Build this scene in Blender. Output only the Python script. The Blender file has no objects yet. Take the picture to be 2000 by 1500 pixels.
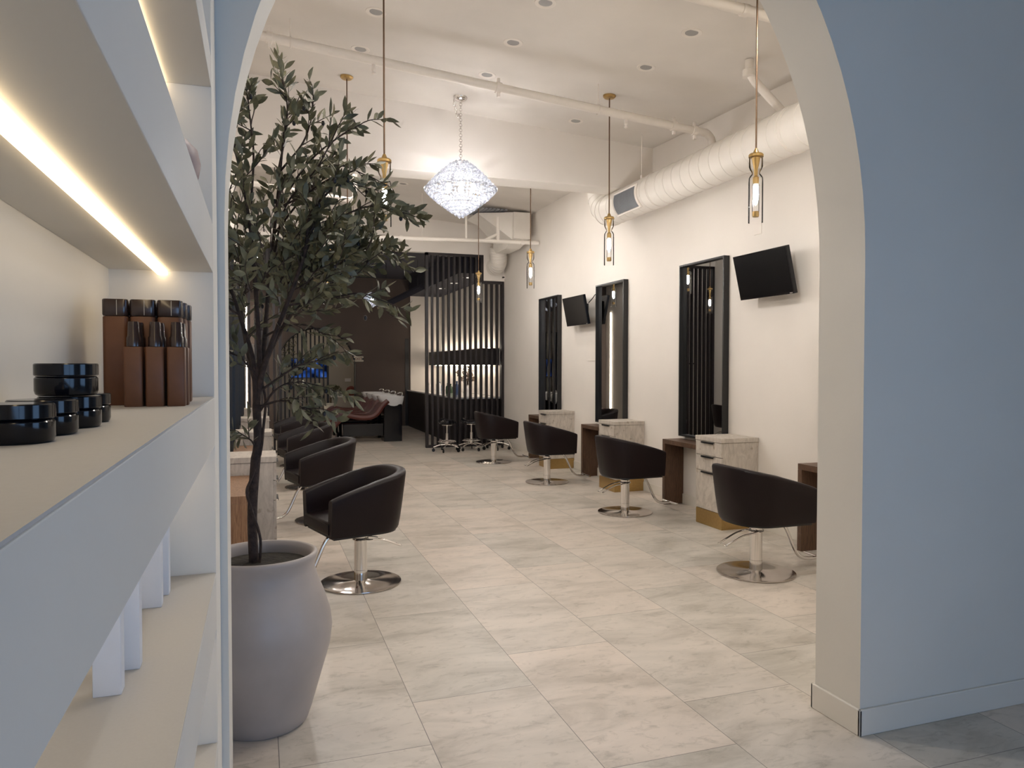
import bpy, bmesh, math, random
from mathutils import Vector, Matrix
PI = math.pi
R = math.radians
scene = bpy.context.scene
col = scene.collection

# ------------------------------------------------------------------ camera
F_PX = 1444.0
cam_d = bpy.data.cameras.new('camera')
cam = bpy.data.objects.new('camera', cam_d)
col.objects.link(cam)
cam.location = (0, 0, 1.59)
yaw = math.atan(493 / F_PX)
pitch = math.atan(36 / F_PX)
cam.rotation_euler = (PI / 2 - pitch, 0, -yaw)
cam_d.sensor_fit = 'HORIZONTAL'
cam_d.sensor_width = 36.0
cam_d.lens = 36.0 * F_PX / 2000.0
cam_d.clip_start = 0.02
cam_d.clip_end = 100
scene.camera = cam

# ------------------------------------------------------------------ world, exposure
w = bpy.data.worlds.new('dusk_sky')
scene.world = w
w.use_nodes = True
bg = w.node_tree.nodes['Background']
bg.inputs['Color'].default_value = (0.37, 0.60, 1.0, 1)
bg.inputs['Strength'].default_value = 2.0
scene.view_settings.view_transform = 'Standard'
scene.view_settings.look = 'None'
scene.view_settings.gamma = 1.0
scene.view_settings.exposure = 1.0
scene.view_settings.use_curve_mapping = False
scene.cycles.max_bounces = 10
scene.cycles.diffuse_bounces = 6
scene.cycles.glossy_bounces = 5
scene.cycles.transmission_bounces = 8
scene.cycles.transparent_max_bounces = 24
scene.cycles.caustics_reflective = False
scene.cycles.caustics_refractive = False
scene.cycles.sample_clamp_indirect = 4.0

# brightness of the lamps, added fill downlights included (radiance of their luminous surfaces)
BULB = 290.0
CHANDELIER = 130.0
FILL_DOWNLIGHT = 390.0
LED_NICHE = 2.7
LED_BAR = 12.0

# daylight: the shop window behind the camera lets the dusk sky in
pd = bpy.data.lights.new('window_daylight', 'AREA')
pd.shape = 'RECTANGLE'; pd.size = 3.2; pd.size_y = 2.3; pd.energy = 1
pd.cycles.is_portal = True
po = bpy.data.objects.new('window_daylight', pd)
col.objects.link(po)
po.location = (1.6, -2.99, 1.45)
po.rotation_euler = (R(90), 0, 0)      # emits towards +Y
pd2 = bpy.data.lights.new('side_window_daylight', 'AREA')
pd2.shape = 'RECTANGLE'; pd2.size = 2.6; pd2.size_y = 2.3; pd2.energy = 1
pd2.cycles.is_portal = True
po2 = bpy.data.objects.new('side_window_daylight', pd2)
col.objects.link(po2)
po2.location = (6.44, -1.1, 1.45)
po2.rotation_euler = (R(90), 0, R(90))      # emits towards -X

# ------------------------------------------------------------------ materials
def mat(name):
    m = bpy.data.materials.new(name); m.use_nodes = True
    nt = m.node_tree
    return m, nt, nt.nodes['Principled BSDF']

def simple(name, c, rough=0.5, metal=0.0, spec=0.5, noise=0.0, nscale=20, bump=0.0, bscale=60, coat=0.0):
    m, nt, b = mat(name)
    b.inputs['Base Color'].default_value = (*c, 1)
    b.inputs['Roughness'].default_value = rough
    b.inputs['Metallic'].default_value = metal
    b.inputs['Specular IOR Level'].default_value = spec
    b.inputs['Coat Weight'].default_value = coat
    if noise or bump:
        g = nt.nodes.new('ShaderNodeNewGeometry')
    if noise:
        n = nt.nodes.new('ShaderNodeTexNoise'); n.inputs['Scale'].default_value = nscale
        n.inputs['Detail'].default_value = 5
        nt.links.new(g.outputs['Position'], n.inputs['Vector'])
        r = nt.nodes.new('ShaderNodeValToRGB')
        r.color_ramp.elements[0].position = .3; r.color_ramp.elements[1].position = .7
        r.color_ramp.elements[0].color = (*[x * (1 - noise) for x in c], 1)
        r.color_ramp.elements[1].color = (*[min(1, x * (1 + noise)) for x in c], 1)
        nt.links.new(n.outputs['Fac'], r.inputs['Fac'])
        nt.links.new(r.outputs['Color'], b.inputs['Base Color'])
    if bump:
        n2 = nt.nodes.new('ShaderNodeTexNoise'); n2.inputs['Scale'].default_value = bscale
        nt.links.new(g.outputs['Position'], n2.inputs['Vector'])
        bp = nt.nodes.new('ShaderNodeBump'); bp.inputs['Strength'].default_value = bump
        bp.inputs['Distance'].default_value = .01
        nt.links.new(n2.outputs['Fac'], bp.inputs['Height'])
        nt.links.new(bp.outputs['Normal'], b.inputs['Normal'])
    return m

def emit(name, c, s):
    m = bpy.data.materials.new(name); m.use_nodes = True
    nt = m.node_tree; nt.nodes.clear()
    e = nt.nodes.new('ShaderNodeEmission'); o = nt.nodes.new('ShaderNodeOutputMaterial')
    e.inputs['Color'].default_value = (*c, 1); e.inputs['Strength'].default_value = s
    nt.links.new(e.outputs[0], o.inputs[0])
    return m

def clear_glass(name, tint=(1, 1, 1), gloss=.9, ior=1.5, milky=0.0):
    m = bpy.data.materials.new(name); m.use_nodes = True
    nt = m.node_tree; nt.nodes.clear()
    o = nt.nodes.new('ShaderNodeOutputMaterial')
    t = nt.nodes.new('ShaderNodeBsdfTransparent'); t.inputs[0].default_value = (*tint, 1)
    g = nt.nodes.new('ShaderNodeBsdfGlossy'); g.inputs['Roughness'].default_value = .03
    g.inputs['Color'].default_value = (gloss, gloss, gloss, 1)
    f = nt.nodes.new('ShaderNodeFresnel'); f.inputs['IOR'].default_value = ior
    mx = nt.nodes.new('ShaderNodeMixShader')
    nt.links.new(f.outputs[0], mx.inputs[0]); nt.links.new(t.outputs[0], mx.inputs[1]); nt.links.new(g.outputs[0], mx.inputs[2])
    last = mx
    if milky:
        d = nt.nodes.new('ShaderNodeBsdfTranslucent'); d.inputs[0].default_value = (.9, .93, 1, 1)
        d2 = nt.nodes.new('ShaderNodeBsdfDiffuse'); d2.inputs[0].default_value = (.9, .93, 1, 1)
        a = nt.nodes.new('ShaderNodeMixShader'); a.inputs[0].default_value = .5
        nt.links.new(d.outputs[0], a.inputs[1]); nt.links.new(d2.outputs[0], a.inputs[2])
        m2 = nt.nodes.new('ShaderNodeMixShader'); m2.inputs[0].default_value = milky
        nt.links.new(mx.outputs[0], m2.inputs[1]); nt.links.new(a.outputs[0], m2.inputs[2])
        last = m2
    nt.links.new(last.outputs[0], o.inputs[0])
    return m

def math_n(nt, op, a, b=None):
    n = nt.nodes.new('ShaderNodeMath'); n.operation = op
    for i, v in enumerate((a, b)):
        if v is None: continue
        if isinstance(v, (int, float)): n.inputs[i].default_value = v
        else: nt.links.new(v, n.inputs[i])
    return n.outputs[0]

def floor_material():
    m, nt, b = mat('large_stone_tile')
    g = nt.nodes.new('ShaderNodeNewGeometry')
    s = nt.nodes.new('ShaderNodeSeparateXYZ'); nt.links.new(g.outputs['Position'], s.inputs[0])
    u = math_n(nt, 'DIVIDE', math_n(nt, 'SUBTRACT', s.outputs[0], .062), .608)
    cu = math_n(nt, 'FLOOR', u); fu = math_n(nt, 'SUBTRACT', u, cu)
    # third-bond stagger
    v = math_n(nt, 'DIVIDE', math_n(nt, 'SUBTRACT', math_n(nt, 'SUBTRACT', s.outputs[1], .565), math_n(nt, 'MULTIPLY', cu, .4067)), 1.222)
    cv = math_n(nt, 'FLOOR', v); fv = math_n(nt, 'SUBTRACT', v, cv)
    du = math_n(nt, 'MULTIPLY', math_n(nt, 'MINIMUM', fu, math_n(nt, 'SUBTRACT', 1, fu)), .608)
    dv = math_n(nt, 'MULTIPLY', math_n(nt, 'MINIMUM', fv, math_n(nt, 'SUBTRACT', 1, fv)), 1.222)
    d = math_n(nt, 'MINIMUM', du, dv)
    grout = math_n(nt, 'LESS_THAN', d, .0017)
    cx = nt.nodes.new('ShaderNodeCombineXYZ'); nt.links.new(cu, cx.inputs[0]); nt.links.new(cv, cx.inputs[1])
    wn = nt.nodes.new('ShaderNodeTexWhiteNoise'); wn.noise_dimensions = '3D'; nt.links.new(cx.outputs[0], wn.inputs['Vector'])
    # offset the cloud pattern per tile
    sc = nt.nodes.new('ShaderNodeVectorMath'); sc.operation = 'SCALE'; sc.inputs['Scale'].default_value = 9
    nt.links.new(wn.outputs['Color'], sc.inputs[0])
    ad = nt.nodes.new('ShaderNodeVectorMath'); ad.operation = 'ADD'
    nt.links.new(g.outputs['Position'], ad.inputs[0]); nt.links.new(sc.outputs[0], ad.inputs[1])
    mp = nt.nodes.new('ShaderNodeMapping'); mp.inputs['Scale'].default_value = (1.0, 2.2, 1)
    nt.links.new(ad.outputs[0], mp.inputs[0])
    n1 = nt.nodes.new('ShaderNodeTexNoise'); n1.inputs['Scale'].default_value = 1.6; n1.inputs['Detail'].default_value = 8
    n1.inputs['Roughness'].default_value = .62; n1.inputs['Distortion'].default_value = .6
    nt.links.new(mp.outputs[0], n1.inputs['Vector'])
    n2 = nt.nodes.new('ShaderNodeTexNoise'); n2.inputs['Scale'].default_value = 9; n2.inputs['Detail'].default_value = 8
    n2.inputs['Roughness'].default_value = .7; n2.inputs['Distortion'].default_value = 1.0
    nt.links.new(mp.outputs[0], n2.inputs['Vector'])
    r = nt.nodes.new('ShaderNodeValToRGB')
    e = r.color_ramp.elements
    e[0].position = .34; e[0].color = (.47, .43, .37, 1)
    e[1].position = .60; e[1].color = (.68, .625, .555, 1)
    x = e.new(.48); x.color = (.61, .565, .50, 1)
    nt.links.new(n1.outputs['Fac'], r.inputs['Fac'])
    r2 = nt.nodes.new('ShaderNodeValToRGB')
    r2.color_ramp.elements[0].position = .30; r2.color_ramp.elements[0].color = (.72, .72, .70, 1)
    r2.color_ramp.elements[1].position = .47; r2.color_ramp.elements[1].color = (1, 1, 1, 1)
    nt.links.new(n2.outputs['Fac'], r2.inputs['Fac'])
    mu = nt.nodes.new('ShaderNodeMixRGB'); mu.blend_type = 'MULTIPLY'; mu.inputs[0].default_value = 1
    nt.links.new(r.outputs[0], mu.inputs[1]); nt.links.new(r2.outputs[0], mu.inputs[2])
    br = nt.nodes.new('ShaderNodeMixRGB'); br.blend_type = 'MULTIPLY'; br.inputs[0].default_value = 1
    rr = nt.nodes.new('ShaderNodeValToRGB')
    rr.color_ramp.elements[0].color = (.92, .93, .93, 1); rr.color_ramp.elements[1].color = (1.05, 1.0, .98, 1)
    nt.links.new(wn.outputs['Value'], rr.inputs['Fac'])
    nt.links.new(mu.outputs[0], br.inputs[1]); nt.links.new(rr.outputs[0], br.inputs[2])
    gm = nt.nodes.new('ShaderNodeMixRGB'); nt.links.new(grout, gm.inputs[0])
    nt.links.new(br.outputs[0], gm.inputs[1]); gm.inputs[2].default_value = (.20, .18, .16, 1)
    nt.links.new(gm.outputs[0], b.inputs['Base Color'])
    ro = nt.nodes.new('ShaderNodeMapRange'); ro.inputs['To Min'].default_value = .30; ro.inputs['To Max'].default_value = .48
    nt.links.new(n1.outputs['Fac'], ro.inputs['Value'])
    nt.links.new(ro.outputs[0], b.inputs['Roughness'])
    b.inputs['Specular IOR Level'].default_value = .45
    bp = nt.nodes.new('ShaderNodeBump'); bp.inputs['Strength'].default_value = .25; bp.inputs['Distance'].default_value = .002
    nt.links.new(math_n(nt, 'SUBTRACT', 1, grout), bp.inputs['Height']); nt.links.new(bp.outputs[0], b.inputs['Normal'])
    return m

def wood(name, c1, c2, axis_scale, rough=.5, dist=2.0, spots=None, bump=.15):
    m, nt, b = mat(name)
    g = nt.nodes.new('ShaderNodeNewGeometry')
    mp = nt.nodes.new('ShaderNodeMapping'); mp.inputs['Scale'].default_value = axis_scale
    nt.links.new(g.outputs['Position'], mp.inputs[0])
    n = nt.nodes.new('ShaderNodeTexNoise'); n.inputs['Scale'].default_value = 6; n.inputs['Detail'].default_value = 8
    n.inputs['Roughness'].default_value = .65; n.inputs['Distortion'].default_value = dist
    nt.links.new(mp.outputs[0], n.inputs['Vector'])
    r = nt.nodes.new('ShaderNodeValToRGB')
    r.color_ramp.elements[0].position = .35; r.color_ramp.elements[0].color = (*c1, 1)
    r.color_ramp.elements[1].position = .62; r.color_ramp.elements[1].color = (*c2, 1)
    nt.links.new(n.outputs['Fac'], r.inputs['Fac'])
    out = r.outputs[0]
    if spots:
        n2 = nt.nodes.new('ShaderNodeTexNoise'); n2.inputs['Scale'].default_value = 14; n2.inputs['Detail'].default_value = 3
        nt.links.new(g.outputs['Position'], n2.inputs['Vector'])
        r2 = nt.nodes.new('ShaderNodeValToRGB')
        r2.color_ramp.elements[0].position = .28; r2.color_ramp.elements[0].color = (*spots, 1)
        r2.color_ramp.elements[1].position = .36; r2.color_ramp.elements[1].color = (1, 1, 1, 1)
        nt.links.new(n2.outputs['Fac'], r2.inputs['Fac'])
        mu = nt.nodes.new('ShaderNodeMixRGB'); mu.blend_type = 'MULTIPLY'; mu.inputs[0].default_value = .8
        nt.links.new(out, mu.inputs[1]); nt.links.new(r2.outputs[0], mu.inputs[2]); out = mu.outputs[0]
    nt.links.new(out, b.inputs['Base Color'])
    b.inputs['Roughness'].default_value = rough
    bp = nt.nodes.new('ShaderNodeBump'); bp.inputs['Strength'].default_value = bump; bp.inputs['Distance'].default_value = .002
    nt.links.new(n.outputs['Fac'], bp.inputs['Height']); nt.links.new(bp.outputs[0], b.inputs['Normal'])
    return m

def plaster(name, c, var=.03):
    return simple(name, c, rough=.75, spec=.25, noise=var, nscale=1.3, bump=.05, bscale=35)

def tv_picture():
    m = emit('blue_tv_picture', (.05, .16, .6), .22)
    nt = m.node_tree; e = [n for n in nt.nodes if n.type == 'EMISSION'][0]
    g = nt.nodes.new('ShaderNodeNewGeometry'); n = nt.nodes.new('ShaderNodeTexNoise'); n.inputs['Scale'].default_value = 3.2
    nt.links.new(g.outputs['Position'], n.inputs['Vector'])
    r = nt.nodes.new('ShaderNodeValToRGB'); el = r.color_ramp.elements
    el[0].position = .42; el[0].color = (.004, .008, .03, 1); el[1].position = .60; el[1].color = (.05, .16, .65, 1)
    x = el.new(.70); x.color = (.6, .8, 1, 1)
    nt.links.new(n.outputs['Fac'], r.inputs[0]); nt.links.new(r.outputs[0], e.inputs['Color'])
    return m

MAT = dict(
    floor=floor_material(),
    wall=plaster('warm_white_plaster', (.76, .715, .66)),
    arch=plaster('white_arch_plaster', (.72, .69, .63)),
    shelf=plaster('white_shelf_paint', (.76, .73, .67)),
    slab=simple('shelf_slab_paint', (.66, .635, .585), .65, noise=.02, nscale=3),
    ledge=simple('grey_shelf_top', (.48, .47, .455), .6, noise=.02, nscale=160),
    ceiling=plaster('ceiling_plaster', (.70, .66, .61), .06),
    base=simple('baseboard_paint', (.74, .70, .63), .45),
    taupe=plaster('taupe_paint', (.085, .066, .058)),
    beige=plaster('beige_paint', (.46, .40, .32)),
    black_ceiling=simple('black_ceiling_paint', (.012, .012, .022), .8, noise=.2, nscale=2),
    dark_slat=wood('dark_stained_slat', (.006, .004, .0045), (.016, .010, .011), (8, 8, .6), .5),
    walnut=wood('walnut_table', (.055, .027, .014), (.12, .062, .034), (10, 2.0, .9), .42),
    oak=wood('brown_oak_table', (.17, .085, .042), (.33, .19, .105), (9, 3, .8), .5),
    pale=wood('whitewashed_timber', (.42, .375, .325), (.585, .53, .465), (3.0, 2.0, .9), .55, 1.4, (.62, .56, .50)),
    bronze=simple('bronze_rod', (.16, .105, .07), .35, 1.0, noise=.05, nscale=20),
    brass=simple('brushed_brass', (.50, .34, .14), .30, 1.0, noise=.06, nscale=40),
    leather=simple('dark_brown_leather', (.0075, .0032, .0038), .40, spec=.25, bump=.12, bscale=260),
    leather_red=simple('burgundy_leather', (.085, .018, .012), .40, bump=.1, bscale=200),
    chrome=simple('polished_chrome', (.80, .78, .76), .07, 1.0, noise=.02, nscale=5),
    steel=simple('polished_steel', (.50, .46, .43), .12, 1.0, noise=.03, nscale=6),
    black=simple('black_frame', (.008, .008, .009), .35, noise=.1, nscale=10),
    gloss_black=simple('gloss_black_plastic', (.004, .004, .006), .12, spec=.4, noise=.1, nscale=5),
    screen=simple('dark_tv_screen', (.002, .002, .003), .22, spec=.25, noise=.05, nscale=3),
    mirror=simple('mirror_glass', (.50, .51, .51), .008, 1.0, noise=.005, nscale=2),
    white=simple('white_paint_metal', (.76, .71, .65), .5, noise=.02, nscale=8),
    duct=simple('painted_duct_metal', (.74, .70, .64), .48, noise=.03, nscale=5),
    grille=simple('grey_grille', (.24, .25, .27), .5, noise=.05, nscale=10),
    lens=simple('downlight_lens', (.30, .29, .28), .4, noise=.03, nscale=10),
    glass=clear_glass('clear_lamp_glass', (.995, .995, .995), 1.0, 1.22),
    crystal=clear_glass('cut_crystal', (.84, .86, .90), .9, 2.1, .30),
    pane=clear_glass('window_pane', (.95, .97, .97)),
    bulb=emit('bulb_glow', (1.0, .95, .91), BULB),
    chand=emit('chandelier_glow', (1.0, .955, .95), CHANDELIER),
    led=emit('niche_led', (1.0, .77, .48), LED_NICHE),
    ledbar=emit('bar_led', (1.0, .86, .70), LED_BAR),
    tvblue=tv_picture(),
    pot=simple('matt_clay_pot', (.40, .36, .335), .42, noise=.10, nscale=4, spec=.5),
    soil=simple('moss_and_soil', (.022, .018, .012), .95, noise=.6, nscale=30, bump=1.0, bscale=50),
    bark=simple('brown_bark', (.045, .028, .022), .85, noise=.4, nscale=40, bump=.6, bscale=90),
    leaf=simple('olive_leaf', (.15, .142, .078), .48, noise=.60, nscale=16),
    olive=simple('black_olive', (.010, .008, .010), .3, noise=.1),
    brownb=simple('brown_bottle', (.155, .066, .032), .42, spec=.3, noise=.08, nscale=30),
    brownc=simple('dark_brown_cap', (.035, .018, .013), .25, noise=.05, coat=.3),
    label=simple('cream_line', (.55, .48, .38), .5, noise=.03),
    carton=simple('white_carton', (.74, .74, .76), .6, noise=.02),
    mauve=simple('mauve_ceramic', (.36, .26, .24), .45, noise=.05, nscale=20),
    ceramic=simple('white_ceramic', (.72, .72, .73), .12, noise=.02, coat=.5),
    bucket=simple('cream_bucket', (.55, .52, .44), .5, noise=.03),
    red=simple('red_fabric', (.20, .03, .015), .7, noise=.2),
    dry=simple('dried_flowers', (.30, .22, .17), .9, noise=.3, nscale=50),
    bluebottle=simple('blue_bottle', (.03, .06, .14), .2, noise=.1),
    greenb=simple('green_bottle', (.03, .06, .03), .25, noise=.1),
    signw=simple('sign_plate', (.42, .38, .30), .5, noise=.02),
    signt=simple('sign_text', (.16, .04, .03), .6, noise=.02),
)

# ------------------------------------------------------------------ mesh helpers
class MB:
    def __init__(s): s.v = []; s.f = []
    def add(s, vs, fs):
        o = len(s.v); s.v += [tuple(p) for p in vs]; s.f += [tuple(o + i for i in f) for f in fs]; return s
    def box(s, x0, x1, y0, y1, z0, z1):
        return s.add([(x0, y0, z0), (x1, y0, z0), (x1, y1, z0), (x0, y1, z0), (x0, y0, z1), (x1, y0, z1), (x1, y1, z1), (x0, y1, z1)],
                     [(0, 3, 2, 1), (4, 5, 6, 7), (0, 1, 5, 4), (1, 2, 6, 5), (2, 3, 7, 6), (3, 0, 4, 7)])
    def lathe(s, prof, seg=32, c=(0, 0, 0), cap=True):
        vs = []; fs = []
        n = len(prof)
        for r, z in prof:
            for k in range(seg):
                a = 2 * PI * k / seg
                vs.append((c[0] + r * math.cos(a), c[1] + r * math.sin(a), c[2] + z))
        for i in range(n - 1):
            for k in range(seg):
                k2 = (k + 1) % seg
                fs.append((i * seg + k, i * seg + k2, (i + 1) * seg + k2, (i + 1) * seg + k))
        if cap:
            fs.append(tuple(reversed(range(seg)))); fs.append(tuple((n - 1) * seg + k for k in range(seg)))
        return s.add(vs, fs)
    def tube(s, pts, r, seg=10, cap=True):
        pts = [Vector(p) for p in pts]; n = len(pts)
        rr = r if isinstance(r, (list, tuple)) else [r] * n
        vs = []; fs = []
        t = (pts[1] - pts[0]).normalized()
        up = Vector((0, 0, 1)) if abs(t.z) < .9 else Vector((1, 0, 0))
        u = t.cross(up).normalized()
        for i, p in enumerate(pts):
            if i == 0: d = pts[1] - pts[0]
            elif i == n - 1: d = pts[-1] - pts[-2]
            else: d = (pts[i + 1] - pts[i]).normalized() + (pts[i] - pts[i - 1]).normalized()
            if d.length < 1e-9: d = t
            d.normalize()
            u = (u - d * u.dot(d))
            if u.length < 1e-6: u = d.orthogonal()
            u.normalize(); vv = d.cross(u)
            for k in range(seg):
                a = 2 * PI * k / seg
                vs.append(p + (u * math.cos(a) + vv * math.sin(a)) * rr[i])
        for i in range(n - 1):
            for k in range(seg):
                k2 = (k + 1) % seg
                fs.append((i * seg + k, i * seg + k2, (i + 1) * seg + k2, (i + 1) * seg + k))
        if cap:
            fs.append(tuple(reversed(range(seg)))); fs.append(tuple((n - 1) * seg + k for k in range(seg)))
        return s.add(vs, fs)
    def grid(s, rows, closed=False):
        n = len(rows); m = len(rows[0]); fs = []
        for i in range(n - 1):
            for j in range(m if closed else m - 1):
                j2 = (j + 1) % m
                fs.append((i * m + j, i * m + j2, (i + 1) * m + j2, (i + 1) * m + j))
        return s.add([p for r_ in rows for p in r_], fs)
    def torus(s, c, R_, r_, n=(0, 0, 1), seg=14, k=6, sx=1.0, sy=1.0):
        n = Vector(n).normalized(); u = n.orthogonal().normalized() if abs(n.z) < .99 else Vector((1, 0, 0)); v = n.cross(u)
        rows = []
        for i in range(seg):
            a = 2 * PI * i / seg
            d = u * math.cos(a) * sx + v * math.sin(a) * sy
            p = Vector(c) + d * R_; dn = d.normalized()
            rows.append([p + (dn * math.cos(2 * PI * j / k) + n * math.sin(2 * PI * j / k)) * r_ for j in range(k)])
        rows.append(rows[0])
        return s.grid(rows, True)
    def build(s, name, m, parent=None, bevel=0, smooth=True, angle=35, segs=2, loc=None, sub=0):
        me = bpy.data.meshes.new(name)
        me.from_pydata(s.v, [], s.f); me.validate(); me.update()
        bm = bmesh.new(); bm.from_mesh(me); bmesh.ops.recalc_face_normals(bm, faces=bm.faces); bm.to_mesh(me); bm.free()
        if smooth:
            me.polygons.foreach_set('use_smooth', [True] * len(me.polygons)); me.set_sharp_from_angle(angle=R(angle))
        me.materials.append(MAT[m])
        o = bpy.data.objects.new(name, me); col.objects.link(o)
        if parent: o.parent = parent
        if loc: o.location = loc
        if bevel:
            b = o.modifiers.new('bevel', 'BEVEL'); b.width = bevel; b.segments = segs; b.limit_method = 'ANGLE'; b.angle_limit = R(40)
        if sub:
            b = o.modifiers.new('sub', 'SUBSURF'); b.levels = sub; b.render_levels = sub
        return o

def tag(o, label=None, cat=None, group=None, kind=None):
    if label: o['label'] = label
    if cat: o['category'] = cat
    if group: o['group'] = group
    if kind: o['kind'] = kind
    return o
def thing(name, label, cat, loc=(0, 0, 0), rz=0, group=None):
    o = bpy.data.objects.new(name, None); col.objects.link(o); o.empty_display_size = .1
    o.location = loc; o.rotation_euler = (0, 0, rz)
    return tag(o, label, cat, group)
def dup(o, loc=None, rz=None, label=None, parent=None, group=None):
    c = o.copy(); col.objects.link(c)
    if parent: c.parent = parent
    if loc is not None: c.location = loc
    if rz is not None: c.rotation_euler = (0, 0, rz)
    if label: c['label'] = label
    if group: c['group'] = group
    for ch in list(o.children):
        dup(ch, parent=c)
    return c
def struct(o): o['kind'] = 'structure'; return o
def box(x0, x1, y0, y1, z0, z1): return MB().box(x0, x1, y0, y1, z0, z1)

# ------------------------------------------------------------------ the setting
XL, XR = -.31, 4.62
def zc(x, y):                                    # sloping salon ceiling
    if y < 8.5: return 4.27 + .03 * (y - 8.15) + .0695 * (XR - x)
    return 4.29 + .072 * (XR - x)

struct(box(-1.6, 6.6, -3.3, 24.0, -.12, 0).build('floor', 'floor'))

def slab(x0, x1, y0, y1, f, th, name, m):
    vs = []
    for dz in (0, th):
        for (x, y) in ((x0, y0), (x1, y0), (x1, y1), (x0, y1)): vs.append((x, y, f(x, y) + dz))
    return struct(MB().add(vs, [(0, 3, 2, 1), (4, 5, 6, 7), (0, 1, 5, 4), (1, 2, 6, 5), (2, 3, 7, 6), (3, 0, 4, 7)]).build(name, m, smooth=False))
slab(-.5, 4.8, 2.6, 8.3, zc, .12, 'ceiling', 'ceiling')
slab(-.5, 4.8, 8.51, 14.1, zc, .12, 'ceiling_rear', 'ceiling')
struct(box(-1.6, 6.6, -3.2, 2.6, 4.35, 4.5).build('ceiling_front', 'ceiling'))
struct(box(-.5, 4.8, 14.141, 19.6, 3.86, 3.98).build('ceiling_wash_room', 'black_ceiling'))
struct(box(-1.0, 4.8, 19.5, 24.0, 3.0, 3.1).build('ceiling_far_room', 'beige'))
# beam across the salon
struct(box(XL, XR, 8.15, 8.5, 3.745, 4.85).build('beam', 'wall', bevel=.004, smooth=False))

struct(box(XR, XR + .15, 2.7, 14.15, 0, 4.9).build('wall_right', 'wall', smooth=False))
struct(box(XL - .15, XL, 2.7, 14.15, 0, 4.9).build('wall_left', 'wall', smooth=False))
# wall with the opening to the dark wash room
struct(MB().box(XL, 4.19, 14.0, 14.14, 3.765, 4.9).box(4.19, XR, 14.0, 14.14, 3.26, 4.9).build('wall_back', 'wall', smooth=False))
struct(box(XR, XR + .15, 14.15, 19.6, 0, 3.95).build('wall_right_wash_room', 'taupe', smooth=False))
struct(box(XL - .15, XL, 14.15, 19.6, 0, 3.95).build('wall_left_wash_room', 'wall', smooth=False))
# dropped soffit over the bar
struct(MB().box(3.75, XR, 14.2, 19.4, 3.42, 3.86).build('trim_soffit', 'black_ceiling', smooth=False))

def arch_wall(name, m, x0, x1, y0, y1, z1, ax0, ax1, zs, rise, n=40, xo0=None):
    """wall in the plane y0..y1 with an arched hole ax0..ax1, springing at zs"""
    cx = (ax0 + ax1) / 2; a = (ax1 - ax0) / 2
    arc = [(cx - a * math.cos(PI * i / n), zs + rise * math.sin(PI * i / n)) for i in range(n + 1)]
    mb = MB(); vs = []; fs = []
    cols = [(ax0, 0.0)] + arc + [(ax1, 0.0)]
    for y in (y0, y1):
        for (x, z) in cols: vs.append((x, y, z))
        for (x, z) in cols: vs.append((x, y, z1))
    L = len(cols)
    def bk(i): return 2 * L + i
    for i in range(1, L - 2):
        fs.append((i, i + 1, L + i + 1, L + i)); fs.append((bk(i), bk(L + i), bk(L + i + 1), bk(i + 1)))
    for i in range(1, L - 2): fs.append((i, bk(i), bk(i + 1), i + 1))
    mb.add(vs, fs)
    mb.box(x0, ax0, y0, y1, 0, z1); mb.box(ax1, x1, y0, y1, 0, z1)
    # drop the hidden inner faces of the two side blocks so the jamb stays smooth
    return struct(mb.build(name, m, smooth=True, angle=25))
AX0, AX1 = -.10, 2.43
arch_wall('wall_arch', 'arch', -1.6, 6.6, 2.49, 2.76, 5.0, AX0, AX1, 2.05, 1.68)
arch_wall('wall_far_arch', 'taupe', -.5, 4.8, 19.4, 19.6, 3.95, .42, 2.33, 1.55, .98)

# the front room
struct(MB().box(6.45, 6.6, -3.2, -2.4, 0, 4.4).box(6.45, 6.6, .2, 2.6, 0, 4.4).box(6.45, 6.6, -2.4, 0.2, 2.6, 4.4).box(6.45, 6.6, -2.4, 0.2, 0, .3).build('wall_right_front', 'arch', smooth=False))
win2 = struct(MB().box(6.49, 6.57, -2.4, .2, .3, .36).box(6.49, 6.57, -2.4, .2, 2.54, 2.6).box(6.49, 6.57, -2.4, -2.34, .36, 2.54).box(6.49, 6.57, .14, .2, .36, 2.54).build('window_2', 'black'))
box(6.525, 6.533, -2.34, .14, .36, 2.54).build('pane', 'pane', win2)
struct(box(-1.6, -1.45, -3.2, 2.6, 0, 4.4).build('wall_left_front', 'arch', smooth=False))
struct(MB().box(-1.6, 0, -3.2, -3.0, 0, 4.4).box(3.2, 6.6, -3.2, -3.0, 0, 4.4).box(0, 3.2, -3.2, -3.0, 2.6, 4.4).box(0, 3.2, -3.2, -3.0, 0, .3).build('wall_front', 'arch', smooth=False))
win = struct(MB().box(0, 3.2, -3.12, -3.04, .3, .36).box(0, 3.2, -3.12, -3.04, 2.54, 2.6).box(0, .06, -3.12, -3.04, .36, 2.54).box(3.14, 3.2, -3.12, -3.04, .36, 2.54).box(1.57, 1.63, -3.12, -3.04, .36, 2.54).build('window_1', 'black'))
box(.06, 3.14, -3.085, -3.077, .36, 2.54).build('pane', 'pane', win)
# the far room beyond the second arch
struct(MB().box(-1.0, 4.8, 23.0, 23.15, 0, 3.1).build('wall_far_room', 'beige', smooth=False))
struct(MB().box(2.9, 3.05, 19.6, 23.0, 0, 3.1).build('wall_far_room_side', 'beige', smooth=False))
struct(MB().box(-.75, -.6, 19.6, 23.0, 0, 3.1).build('wall_far_room_left', 'beige', smooth=False))
struct(MB().box(3.64, 3.74, 19.385, 19.402, 0, 2.3).build('door_1', 'black', smooth=False))

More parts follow.
